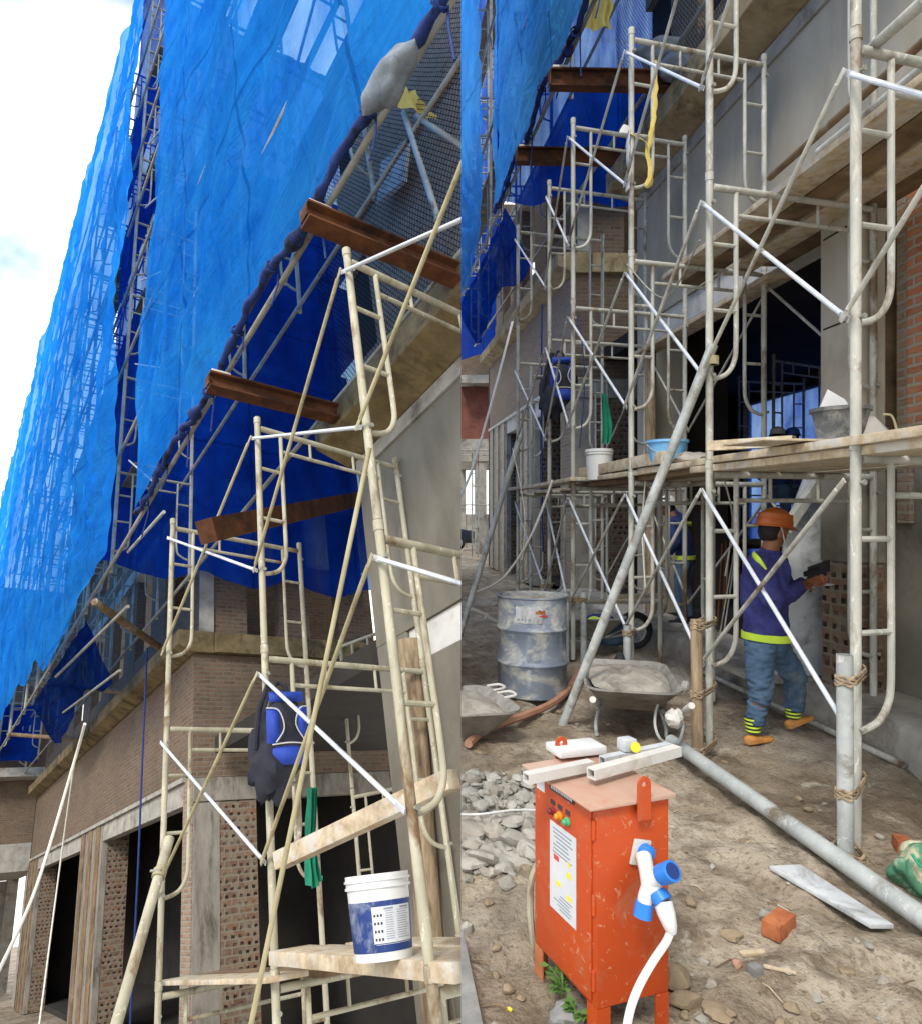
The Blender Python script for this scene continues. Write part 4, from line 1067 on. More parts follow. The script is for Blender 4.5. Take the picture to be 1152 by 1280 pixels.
adaptor()
P = lambda u, v, Y: pt('R', u, v, 1, Y)
rope('R', [P(838, 1163, 2.05), P(832, 1178, 2.045), P(814, 1205, 2.04), P(797, 1236, 2.0), P(786, 1268, 1.96), P(780, 1310, 1.9), P(776, 1360, 1.85)], .0115, 'white', 'thick white cable hanging from the plug adaptor', 'power_cable', cat='cable')
gz = lambda u, v, z=.02: (lambda q: q)(pt('R', u, v, 2, z))
rope('R', [P(673, 1078, 2.52), P(664, 1100, 2.52), P(662, 1135, 2.52), P(666, 1180, 2.52), P(673, 1205, 2.56), P(690, 1214, 2.6)], .012, 'frame', 'beige cable looping down behind the orange cabinet', 'power_cable', cat='cable')
# things lying on the cabinet
zt = .722
def bar(a, b, w, h, mat, name, lab, cat, hollow=True):
    a, b = V3(a), V3(b); d = (b - a); L = d.length; d.normalize(); x = d.cross(V3((0, 0, 1))).normalized(); z = x.cross(d)
    M4 = Matrix((x, d, z)).transposed().to_4x4(); M4.translation = a
    g = G(); t = .004
    o = [(-w / 2, 0), (w / 2, 0), (w / 2, h), (-w / 2, h)]; i = [(-w / 2 + t, t), (w / 2 - t, t), (w / 2 - t, h - t), (-w / 2 + t, h - t)]
    vs = [(p, y, q) for y in (0, L) for p, q in o] + [(p, y, q) for y in (0, L) for p, q in i]
    fs = []
    for k in range(4):
        l = (k + 1) % 4
        fs += [(k, l, 4 + l, 4 + k), (8 + k, 12 + k, 12 + l, 8 + l), (k, 8 + k, 8 + l, l), (4 + k, 4 + l, 12 + l, 12 + k)]
    g.add(vs, fs)
    return ob(name, g.moved(M4), M[mat], None, 'R', lab, cat, smooth=0)
bar(pt('R', 657, 979, 2, zt), pt('R', 738, 962, 2, zt + .004), .034, .032, 'white_dirty', 'square_tube', 'white square tube sticking out over the cabinet corner', 'tube')
bar(pt('R', 738, 974, 2, zt + .012), pt('R', 846, 944, 2, zt + .018), .036, .034, 'white_dirty', 'square_tube', 'white square tube lying across the cabinet to the lifting lug', 'tube')
bar(pt('R', 752, 956, 2, zt + .004), pt('R', 836, 938, 2, zt + .004), .03, .028, 'panel_white', 'square_tube', 'grey offcut of square tube behind the white ones on the cabinet', 'tube')
c = pt('R', 722, 944, 2, zt + .001)
ob('foam_block', G().obox(c + V3((0, .03, .016)), (.19, .11, .03), ROT('Z', 16)), M['white'], None, 'R', 'white packing block lying on the dusty cabinet lid', 'block', bevel=.008)
c = pt('R', 783, 938, 2, zt + .034)
T = thing('tape_measure', 'small grey tape measure with yellow side on the cabinet', 'tape measure', c)
ob('case', G().obox(c + V3((0, .0, .022)), (.055, .05, .045), ROT('Z', 20)), M['panel_white'], T, bevel=.01)
ob('side_disc', G().tube(c + V3((.018, -.035, .02)), c + V3((.0235, -.022, .02)), .017, 14), M['print_yellow'], T)

# ---------------------------------------------------------------- oil drum
def drum():
    cx, cy, r, h = 1.305, 6.27, .297, .87
    T = thing('oil_drum', 'battered blue grey oil drum smeared with cement', 'drum', (cx, cy, 0))
    prof = [(0, .0), (r - .01, 0), (r, .012)]
    for zc in (.29, .585):
        prof += [(r, zc - .03), (r + .012, zc - .012), (r + .016, zc), (r + .012, zc + .012), (r, zc + .03)]
    prof += [(r, h - .02), (r + .008, h - .012), (r + .008, h), (r - .004, h), (r - .006, h - .06), (0, h - .07)]
    m = m_noise('cement_smeared_drum', C(104, 114, 130), C(134, 142, 152), 3, .6, .05, .35, .003, C(180, 180, 174), 3.2, (.47, .6), stretch=(1, 1, 1.5))
    dents = G().lathe(prof, (cx, cy, 0), 48)
    for p in dents.v:
        d = V3((p.x - cx, p.y - cy, 0))
        if d.length > .2: p += d.normalized() * .008 * noise.noise(V3((d.x * 9, d.y * 9, p.z * 6)))
    ob('shell', dents, m, T)
    def patch(a0, a1, z0, z1, mat, nm):
        g = G().sheet(lambda a, b: V3((cx + (r + .004) * math.cos(a0 + (a1 - a0) * a), cy + (r + .004) * math.sin(a0 + (a1 - a0) * a), z0 + (z1 - z0) * b + .012 * noise.noise(V3((a * 4, b * 4, 1))))), 14, 6)
        ob(nm, g, M[mat], T, fix=False)
    A = math.radians
    patch(A(232), A(275), .655, .80, 'panel_white', 'torn_label')
    for k in range(4): patch(A(235 + 6 * k), A(238.5 + 6 * k), .678, .692, 'print_grey', 'label_letter')
    patch(A(264), A(280), .735, .765, 'brick_red', 'label_red')
    patch(A(270), A(284), .712, .725, 'print_red', 'label_red')
    g = G().sheet(lambda a, b: V3((cx + (r - .012) * math.sqrt(b) * math.cos(a * 2 * PI), cy + (r - .012) * math.sqrt(b) * math.sin(a * 2 * PI), h - .045 + .03 * noise.noise(V3((b * 3 * math.cos(a * 6.28), b * 3 * math.sin(a * 6.28), 2))))), 28, 8)
    ob('mortar_fill', g, M['cement'], T, fix=False)
drum()

# ---------------------------------------------------------------- wheelbarrows
def rrect(w, l, r, n=5):
    out = []
    for cx, cy, a0 in ((w / 2 - r, l / 2 - r, 0), (-w / 2 + r, l / 2 - r, 90), (-w / 2 + r, -l / 2 + r, 180), (w / 2 - r, -l / 2 + r, 270)):
        for k in range(n + 1):
            a = math.radians(a0 + 90 * k / n); out.append((cx + r * math.cos(a), cy + r * math.sin(a)))
    return out
def loft(g, rings, cap0=True, cap1=False):
    n = len(rings[0]); vs = [p for r in rings for p in r]; fs = []
    for i in range(len(rings) - 1):
        for k in range(n):
            l = (k + 1) % n; fs.append((i * n + k, i * n + l, (i + 1) * n + l, (i + 1) * n + k))
    if cap0: fs.append(tuple(range(n - 1, -1, -1)))
    if cap1: fs.append(tuple((len(rings) - 1) * n + k for k in range(n)))
    return g.add(vs, fs)
def tray_g(w, l, h, z0, dy=0):
    A = [V3((x, y + dy, z0)) for x, y in rrect(w * .62, l * .58, .08)]
    B = [V3((x, y, z0 + h)) for x, y in rrect(w, l, .13)]
    Cc = [V3((x, y, z0 + h + .004)) for x, y in rrect(w + .035, l + .035, .14)]
    Dd = [V3((x, y, z0 + h - .012)) for x, y in rrect(w + .035, l + .035, .14)]
    B2 = [V3((x, y, z0 + h - .014)) for x, y in rrect(w + .008, l + .008, .13)]
    A2 = [V3((x, y + dy, z0 - .006)) for x, y in rrect(w * .63, l * .59, .08)]
    g = loft(G(), [A, B, Cc, Dd, B2, A2], True, True); return g
def mound_g(w, l, z, hgt, seed):
    def fn(a, b):
        t = 2 * PI * a; rr = b
        q = V3((math.cos(t) * rr, math.sin(t) * rr, 0))
        e = 1 / max(abs(math.cos(t)), abs(math.sin(t))); e = 1 + (e - 1) * .6
        x, y = q.x * w / 2 * e * .94, q.y * l / 2 * e * .94
        return V3((x, y, z + hgt * (1 - rr ** 2) + .035 * noise.noise(V3((x * 9, y * 9, seed))) * (1 - rr * .5) + .018 * noise.noise(V3((x * 22, y * 22, seed)))))
    return G().sheet(fn, 36, 12)
def wheelbarrow(loc, ang, lab, fill=True, mat='steel_dirty', sc=1.0):
    m = Matrix.Translation(V3(loc)) @ Matrix.Rotation(math.radians(ang), 4, 'Z') @ Matrix.Scale(sc, 4)
    T = thing('wheelbarrow', lab, 'wheelbarrow', loc)
    mv = lambda g: g.moved(m)
    ob('tray', mv(tray_g(.62, 1.02, .19, .18, .04)), M[mat], T)
    if fill: ob('mortar_load', mv(mound_g(.60, .98, .345, .06, 3)), M['cement'], T, fix=False)
    for s in (-1, 1):
        ob('handle', mv(G().path(curve([(s * .08, .70, .2), (s * .15, .35, .165), (s * .22, -.2, .168), (s * .27, -.55, .24), (s * .29, -.85, .36)], 5), .016, 9)), M['pipe'], T)
        ob('grip', mv(G().path([(s * .285, -.78, .33), (s * .293, -.95, .405)], .021, 9)), M['white_dirty'], T)
        ob('leg', mv(G().path(curve([(s * .21, -.12, .165), (s * .24, -.22, .06), (s * .24, -.26, .0)], 3) + [V3((s * .24, -.34, .0))], .013, 8)), M['pipe'], T)
        ob('brace', mv(G().path([(s * .21, .3, .17), (s * .09, .64, .27), (s * .07, .70, .2)], .011, 7)), M['pipe'], T)
    g = G(); w = .06
    ring = [(0, .70 + .165 * math.cos(2 * PI * k / 28), .2 + .165 * math.sin(2 * PI * k / 28)) for k in range(28)]
    wh = ob('wheel', mv(G().path(ring, .036, 10, closed=True)), M['black'], T)
    g = G(); ring = [(0, .70 + .13 * math.cos(2 * PI * k / 24), .2 + .13 * math.sin(2 * PI * k / 24)) for k in range(24)]
    g.path(ring, .012, 8, closed=True); g.tube((-.075, .70, .2), (.075, .70, .2), .016, 10)
    for k in range(8):
        a = 2 * PI * k / 8; g.tube((0, .70, .2), (0, .70 + .13 * math.cos(a), .2 + .13 * math.sin(a)), .006, 6)
    o = ob('rim', mv(g), M['pipe'], T)
wheelbarrow((1.84, 5.36, 0), -14, 'grey wheelbarrow heaped with wet mortar behind the orange cabinet', sc=1.0)
wheelbarrow((2.12, 8.15, 0), -84, 'dusty wheelbarrow seen side on behind the raking pipe', fill=False, sc=1.12)
# mortar tub lying on the ground at the edge of the view
def tub():
    m = Matrix.Translation((.42, 5.1, .0)) @ Matrix.Rotation(math.radians(12), 4, 'Z')
    T = thing('mortar_tub', 'flat steel mortar tub full of cement beside the oil drum', 'tub', (.42, 5.1, 0))
    ob('tray', tray_g(.92, .74, .2, .04).moved(m), M['steel_dirty'], T)
    ob('mortar_load', mound_g(.86, .68, .2, .1, 8).moved(m), M['cement'], T, fix=False)
    for y in (-.02, .2):
        ob('handle', G().path(curve([(.46, y, .24), (.55, y + .01, .25), (.57, y + .07, .25), (.55, y + .13, .25), (.46, y + .14, .24)], 4), .011, 8).moved(m), M['white_dirty'], T)
tub()
rope('R', [gz(722, 838, .1), gz(716, 852, .05), gz(704, 868, .035), gz(684, 882, .035), gz(655, 894, .035), gz(625, 905, .035), gz(600, 917, .035), gz(585, 930, .03)], .03, 'hose_red', 'dusty orange hose curving past the foot of the oil drum', 'hose', cat='hose')
rope('R', [gz(560, 748, .03), gz(588, 742, .03), P(618, 730, 8.9), P(640, 708, 8.6), P(660, 676, 8.4), P(676, 640, 8.3), P(690, 600, 8.2)], .014, 'rope', 'white cable sagging from the scaffold to the mud behind the drum', 'power_cable', cat='cable')
rope('R', [gz(570, 1018, .10), gz(600, 1018, .13), gz(640, 1013, .12), gz(672, 1013, .1)], .006, 'white', 'thin white wire lying across the rubble', 'wire', cat='wire')
rope('R', [gz(855, 905, .2), gz(846, 930, .1), gz(826, 925, .05), gz(818, 905, .12), gz(822, 880, .25), gz(834, 872, .3)], .01, 'pipe', 'grey cable coiled by the wheelbarrow grips', 'power_cable', cat='cable')
ob('rag', G().blob(P(842, 898, 4.45), (.055, .05, .06), 5, .5, 2.2, 14, 10), M['white_dirty'], None, 'R', 'pale rag bundle tied to the wheelbarrow grip', 'rag')

# ---------------------------------------------------------------- rubble, bricks and scraps
rr = random.Random(21)
def heap_sheet(a, b):
    u = 560 + 125 * a; v = 1092 - 128 * b; q = pt('R', u, v, 2, 0)
    e = min(a, 1 - a, 1.0) * 4; e = min(1, e if a > .5 else 1) * min(1, b * 4, (1 - b) * 4)
    return V3((q.x, q.y, GH(q.x, q.y) - .015 + e * (.045 + .03 * noise.noise(q * 9) + .022 * noise.noise(q * 26))))
ob('rubble', G().sheet(heap_sheet, 70, 70), M['stone'], None, 'R', 'pale crushed rubble spread under the larger chunks', 'rubble', kind='stuff', fix=False, smooth=180)
spots = []
k = 0
while k < 210:
    u = rr.uniform(578, 668); v = rr.gauss(1022, 36)
    if not 962 < v < 1098: continue
    if u > 640 and v > 1075: continue
    q = pt('R', u, v, 2, 0)
    heap = max(0, 1 - ((v - 1015) / 60) ** 2 - ((u - 612) / 90) ** 2)
    s = rr.choice((.012, .016, .02, .026, .032, .04, .055)) * (1.25 if v > 1040 else .95)
    z = GH(q.x, q.y) + s * .35 + heap * rr.uniform(.0, .09)
    m4 = Matrix.Rotation(rr.uniform(0, 6.28), 3, 'Z') @ Matrix.Rotation(rr.uniform(-.6, .6), 3, 'X')
    g = G().blob((q.x, q.y, z), (s * rr.uniform(.9, 1.5), s * rr.uniform(.8, 1.1), s * rr.uniform(.45, .8)), k, .3, 1.6, 9, 6, m4, facet=1)
    ob('rubble_chunk', g, M['stone'] if rr.random() < .8 else M['cement'], None, 'R', 'pale broken rubble chunk in the heap beside the orange cabinet', 'rubble', 'rubble heap beside the orange cabinet', smooth=25)
    k += 1
def scrap(name, u, v, size, mat, lab, cat, seed=1, rz=0, shape='blob', lift=.5):
    q = pt('R', u, v, 2, 0); z = GH(q.x, q.y) + size[2] * lift
    rot = ROT('Z', rz)
    g = G().blob((q.x, q.y, z), size, seed, .3, 1.5, 12, 8, rot, facet=1) if shape == 'blob' else G().obox((q.x, q.y, z + size[2] * .0), (size[0] * 2, size[1] * 2, size[2] * 2), rot)
    return ob(name, g, M[mat], None, 'R', lab, cat, smooth=25, bevel=0 if shape == 'blob' else .003)
scrap('rubble_chunk', 634, 1106, (.05, .035, .03), 'stone', 'pale lump of mortar lying alone below the rubble heap', 'rubble', 3, 20)
scrap('rubble_chunk', 584, 1157, (.032, .028, .028), 'stone', 'round pale stone on the mud below the heap', 'stone', 4, 20)
scrap('rubble_chunk', 612, 1092, (.022, .018, .014), 'stone', 'small pale pebble between heap and mortar lump', 'stone', 6)
scrap('stone_block', 843, 1222, (.075, .06, .05), 'mudlump', 'muddy stone block in the mud beside the cabinet legs', 'stone', 7, 30)
scrap('stone_block', 712, 1266, (.075, .055, .05), 'stone_dark', 'rounded dark grey stone under the weed at the cabinet foot', 'stone', 9, 0)
scrap('brick_piece', 973, 1166, (.07, .034, .03), 'brick_red', 'broken orange brick lying on the mud', 'brick', 3, 38, 'box', .8)
scrap('mud_clod', 912, 1166, (.05, .04, .02), 'mudlump', 'dark mud clod beside the broken brick', 'clod', 12, 0)
scrap('mud_clod', 856, 1245, (.07, .05, .03), 'mudlump', 'large dark mud clod beside the cabinet', 'clod', 13, 0)
scrap('wood_scrap', 944, 1185, (.06, .012, .006), 'wood', 'short flat wood strip below the broken brick', 'wood scrap', 1, 8, 'box', 1)
scrap('pebble', 922, 1206, (.02, .018, .018), 'orange_top', 'round pinkish pebble below the wood strip', 'pebble', 15)
scrap('rubble_chunk', 943, 1219, (.022, .016, .016), 'stone_dark', 'small grey cube of mortar beside the pinkish pebble', 'rubble', 1, 20, 'box', .8)
scrap('wood_scrap', 974, 1219, (.05, .006, .005), 'wood', 'thin pale stick beside the small grey cube', 'stick', 1, -22, 'box', 1)
scrap('paper_scrap', 1122, 1222, (.012, .01, .004), 'white', 'tiny white scrap on bare mud by the ground pipe', 'scrap', 2)
scrap('flower_scrap', 636, 1256, (.012, .009, .009), 'print_yellow', 'tiny yellow scrap on the mud by the cabinet', 'scrap', 2)
scrap('stone_block', 897, 1265, (.05, .06, .015), 'mudlump', 'flat half buried stone near the lower edge', 'stone', 22, 10)
scrap('brick_piece', 1127, 1062, (.045, .03, .03), 'brick_red', 'dull broken brick beside the tied sack', 'brick', 3, 70, 'box', .7)
scrap('timber_offcut', 1076, 903, (.16, .035, .022), 'white_dirty', 'pale timber offcut lying on the plinth edge behind the stub pipe', 'timber', 3, 12, 'box', 4.2)
scrap('timber_offcut', 1110, 914, (.11, .03, .012), 'wood', 'flat timber piece on the plinth beside the offcut', 'timber', 3, -4, 'box', 8)
scrap('wood_log', 855, 860, (.05, .05, .06), 'white_dirty', 'pale round lump beside the wheelbarrow tray', 'lump', 31, 0)
scrap('stone_block', 600, 935, (.06, .05, .02), 'mudlump', 'flat clod below the mortar tub', 'clod', 35)
rc = random.Random(77)
for i in range(95):
    u, v = rc.uniform(590, 1150), 1280 - 520 * rc.random() ** 1.5
    q = pt('R', u, v, 2, 0)
    if q.x > 3.1 or q.y > 7.5: continue
    if .5 < q.x < .95 and 2.1 < q.y < 2.55: continue
    s_ = rc.choice((.006, .009, .012, .018)) * (1 + .12 * q.y)
    g = G().blob((q.x, q.y, GH(q.x, q.y) + s_ * .3), (s_ * rc.uniform(.8, 1.6), s_, s_ * .7), i, .3, 1.6, 8, 5, ROT('Z', rc.uniform(0, 90)), facet=1)
    ob('mud_clod', g, M[rc.choice(('mudlump', 'mudlump', 'stone', 'cement'))], None, 'R', 'small loose clod scattered on the trampled mud', 'clod', 'loose clods on the mud', smooth=25)
for i in range(26):
    u, v = rc.uniform(600, 1140), rc.uniform(960, 1270)
    q = pt('R', u, v, 2, 0)
    if .45 < q.x < 1.0 and 2.1 < q.y < 2.6: continue
    a = rc.uniform(0, PI); L = rc.uniform(.02, .07); z = GH(q.x, q.y) + .008; d = V3((math.cos(a), math.sin(a), 0)) * L
    ob('twig', G().path([q - d + V3((0, 0, z)), q + V3((.006, .004, z + .006)), q + d + V3((0, 0, z - .002))], .0026, 5), M['wood' if i % 2 else 'wood_dark'], None, 'R', 'thin twig or splinter trodden into the mud', 'twig', 'twigs on the mud')
for i, (u, v) in enumerate([(890, 1085), (1010, 1010), (930, 1040), (1020, 1240), (620, 1215), (700, 1150), (880, 1190), (1060, 1210), (990, 1255), (870, 1010), (610, 1130), (560 + 60, 1180), (940, 985), (760, 905), (600, 805), (730, 855), (612, 760), (905, 945), (1085, 1190), (650, 1240)]):
    scrap('mud_clod', u, v, (rr.uniform(.012, .035), rr.uniform(.012, .03), rr.uniform(.008, .016)), 'mudlump' if i % 3 else 'stone', 'small loose clod scattered on the trampled mud', 'clod', 40 + i, rr.uniform(0, 90))['group'] = 'loose clods on the mud'
# flat board trodden into the mud
c = [gz(961, 1094, .0), gz(1000, 1090, .0), gz(1117, 1156, .0), gz(1088, 1164, .0)]
g = G(); vs = [p + V3((0, 0, GH(p.x, p.y) + .012)) for p in c] + [p + V3((0, 0, GH(p.x, p.y) + .03)) for p in c]
g.add(vs, [(0, 3, 2, 1), (4, 5, 6, 7)] + [(k, (k + 1) % 4, 4 + (k + 1) % 4, 4 + k) for k in range(4)])
ob('board', g, M['panel_white'], None, 'R', 'flat grey board lying on the mud beside the ground pipe', 'board', bevel=.003)
a, b = gz(576, 1172, .02), gz(602, 1300, .02)
ob('plank', G().beam(a + V3((-.09, 0, .0)), b + V3((-.09, -.1, .0)), .2, .045), M['stone_dark'], None, 'R', 'grey plank edge trodden into the mud at the picture seam', 'plank', bevel=.004)
# tied sack at the edge
def sack():
    q = pt('R', 1160, 1124, 2, 0)
    T = thing('sack', 'cream and green woven sack slumped beside the ground pipe', 'sack', q)
    g = G().blob(q + V3((.02, .04, .085)), (.115, .11, .11), 3, .45, 2.0, 22, 16, flat=-.75)
    ob('bag', g, M['sack_green'], T, smooth=180, remesh=.009, wrinkle=(.02, 13, .6))
    ob('tie', G().path(curve([q + V3((-.09, -.03, .2)), q + V3((-.08, -.08, .17)), q + V3((.0, -.1, .19)), q + V3((.06, -.09, .24))], 5), .006, 6), M['cloth_green'], T)
sack()
def weed(u, v, lab, n, h, seed):
    q = pt('R', u, v, 2, 0); r2 = random.Random(seed); T = thing('weed', lab, 'plant', q)
    st = G(); lf = G()
    for k in range(n):
        a = r2.uniform(0, 6.28); L = h * r2.uniform(.6, 1.1); tip = q + V3((math.cos(a) * L * .5, math.sin(a) * L * .5, L))
        st.path(curve([q, q + V3((math.cos(a) * L * .15, math.sin(a) * L * .15, L * .6)), tip], 3), .0022, 5)
        for j in range(4):
            b = a + r2.uniform(-1.4, 1.4); s = .03 * r2.uniform(.7, 1.3)
            d = V3((math.cos(b), math.sin(b), r2.uniform(-.3, .5))).normalized(); w = d.cross(V3((0, 0, 1))).normalized() * s * .42
            c0 = tip.lerp(q, j * .16)
            lf.add([c0, c0 + d * s * .5 + w + V3((0, 0, .004)), c0 + d * s, c0 + d * s * .5 - w + V3((0, 0, .004))], [(0, 1, 2, 3)])
    ob('stem', st, M['leaf'], T); ob('leaves', lf, M['leaf'], T, fix=False)
weed(703, 1248, 'small green weed growing at the cabinet foot', 9, .085, 4)
weed(722, 1275, 'lower green weed before the dark stone', 5, .06, 9)

# ---------------------------------------------------------------- on the platform of the level view
def bucket(name, lab, c, r0, r1, h, mat, side='R', rim=.012, handle=True, fill=None, n=28):
    c = V3(c); T = thing(name, lab, 'bucket', c, side)
    ob('shell', G().lathe([(0, 0), (r0, 0), (r1, h - .02), (r1 + rim, h - .02), (r1 + rim, h), (r1 - .004, h), (r0 - .004, .012), (0, .012)], c, n), M[mat], T)
    if handle: ob('handle', G().path(curve([c + V3((r1 + .01, 0, h - .03)), c + V3((r1 * .8, -.07, h - .09)), c + V3((0, -r1 - .03, h - .13)), c + V3((-r1 * .8, -.07, h - .09)), c + V3((-r1 - .01, 0, h - .03))], 4), .003, 6), M['pipe'], T)
    if fill: ob('mortar_load', G().blob(c + V3((0, 0, h * .86)), (r1 * .96, r1 * .96, .05), 4, .3, 2, 18, 8, flat=-.3), M[fill], T)
    return T
zp = DV + .092
bucket('rubber_bucket', 'dirty grey rubber bucket on the platform, stuffed with white sacking', P(1050, 541, 3.82) * 1 + V3((0, 0, zp - P(1050, 541, 3.82).z)), .105, .135, .185, 'grey_bucket', handle=False)
def sacking(c, size, seed, lab, rot):
    g = G().blob(c, size, seed, .35, 1.7, 18, 12, rot, facet=1)
    for p in g.v: p += V3((.01, .01, .01)) * noise.noise(p * 17)
    return ob('paper_sack', g, M['white_dirty'], None, 'R', lab, 'sack', smooth=50)
c = P(1042, 506, 3.84)
g = G().add([c + V3(p) for p in ((-.09, -.02, -.07), (.085, -.05, -.07), (.09, .06, -.07), (-.07, .07, -.07), (-.035, .0, .085), (.06, .0, .03), (.02, .05, .06), (-.075, -.01, .0))], [(0, 1, 5, 4), (1, 2, 5), (2, 6, 5), (4, 5, 6), (2, 3, 6), (3, 7, 4, 6), (0, 4, 7), (0, 7, 3), (3, 2, 1, 0)])
ob('paper_sack', g, M['white'], None, 'R', 'peaked white sacking standing in the rubber bucket', 'sack', smooth=20)
g = G().prism([(0, 0), (.24, 0), (.20, .07), (.11, .135), (.03, .16), (-.02, .1)], 1, 0, .13).moved(Matrix.Translation(P(1079, 546, 3.72) + V3((-.02, 0, zp - P(1079, 546, 3.72).z))) @ Matrix.Rotation(math.radians(14), 4, 'Z'))
T = thing('paper_sack', 'white sack lying on its side right beside the rubber bucket', 'sack', P(1090, 546, 3.75))
ob('bag', g, M['white_dirty'], T, bevel=.025, smooth=60)
c = P(1100, 540, 3.75)
ob('carry_loop', G().path(curve([c + V3((0, -.02, .09)), c + V3((.04, -.03, .08)), c + V3((.065, -.03, .0)), c + V3((.06, -.03, -.045))], 5), .006, 7), M['frame_yel'], T)
T = thing('mortar_board', 'flat board with spilled mortar under the rubber bucket', 'board', P(1010, 549, 3.7))
ob('sheet', G().obox(P(1000, 549, 3.9) + V3((0, 0, zp + .006 - P(1000, 549, 3.9).z)), (.7, .34, .012), ROT('Z', 8)), M['wood'], T, bevel=.003)
a = P(886, 541, 4.45); b = P(992, 556, 4.1)
a.z = zp + .01; b.z = zp + .008
bar(a, b, .07, .06, 'wood', 'channel_form', 'open ended cement stained box channel lying on the platform', 'channel')
q = P(833, 577, 5.75); q.z = DV + .098
bucket('pail', 'light blue plastic bucket on the platform behind the raking pipe', q, .12, .155, .2, 'blue_bucket')
g = G().blob(P(866, 576, 5.6), (.16, .13, .07), 8, .4, 2.5, 20, 10, flat=-.2)
ob('mortar_heap', g, M['cement'], None, 'R', 'small heap of mortar on the platform beside the blue bucket', 'mortar', smooth=60)
q = P(748, 596, 7.25); q.z = DV + .096 - .05
def white_pail(c, side, sc, lab, printed):
    c = V3(c); T = thing('pail', lab, 'pail', c, side); r0, r1, h = .125 * sc, .142 * sc, .33 * sc
    prof = [(0, 0), (r0, 0), (r0 + (r1 - r0) * .82, h * .82), (r1 + .006 * sc, h * .83), (r1 + .006 * sc, h * .86), (r1, h * .865), (r1 + .001, h * .91), (r1 + .008 * sc, h * .915), (r1 + .008 * sc, h * .94), (r1 + .002, h * .945), (r1 + .002, h), (r1 - .006, h), (r1 - .008, h * .95), (0, h * .945)]
    ob('shell', G().lathe(prof, c, 40), M['white'], T)
    if printed:
        def rad(z): return r0 + (r1 - r0) * z / h
        def wrap(a0, a1, z0, z1, off, mat, nm, n=16):
            g = G().sheet(lambda a, b: c + V3(((rad((z0 + (z1 - z0) * b)) + off) * math.cos(a0 + (a1 - a0) * a), (rad((z0 + (z1 - z0) * b)) + off) * math.sin(a0 + (a1 - a0) * a), z0 + (z1 - z0) * b)), n, 3)
            return ob(nm, g, M[mat], T, fix=False)
        A = math.radians; F0 = A(printed)
        wrap(0, 2 * PI, h * .10, h * .68, .0012, 'navy', 'printed_band', 48)
        wrap(F0 - A(44), F0 + A(40), h * .20, h * .615, .0022, 'sheet_white', 'label_sheet')
        wrap(F0 - A(40), F0 + A(36), h * .185, h * .19, .0024, 'sheet_white', 'label_rule')
        wrap(F0 - A(22), F0 - A(4), h * .575, h * .598, .003, 'print_grey', 'label_heading'); wrap(F0 + A(10), F0 + A(34), h * .575, h * .598, .003, 'print_grey', 'label_heading')
        for k in range(4):
            for j in range(3): wrap(F0 - A(41) + A(6 * j), F0 - A(37.5) + A(6 * j), h * (.50 - .09 * k), h * (.53 - .09 * k), .003, 'print_dark', 'label_symbol', 2)
        rr2 = random.Random(2)
        for k in range(13):
            z = h * (.555 - .026 * k)
            wrap(F0 - A(20), F0 - A(rr2.uniform(2, 7)), z, z + h * .008, .003, 'print_grey', 'label_line', 4); wrap(F0 + A(3), F0 + A(rr2.uniform(24, 35)), z, z + h * .008, .003, 'print_grey', 'label_line', 4)
    return T
white_pail(q, 'R', .95, 'white lidded pail on the platform behind the upright board', None)
q2 = V3(q) + V3((-.02, .1, .0))
# pail of the view looking up
q = pt('L', 480, 1194, 1, 3.05)
def up_plank_top(): return 1.99 + .07
q.z = up_plank_top() + .001
white_pail(q, 'L', .98, 'white pail with a navy printed band in the view looking up', 268)
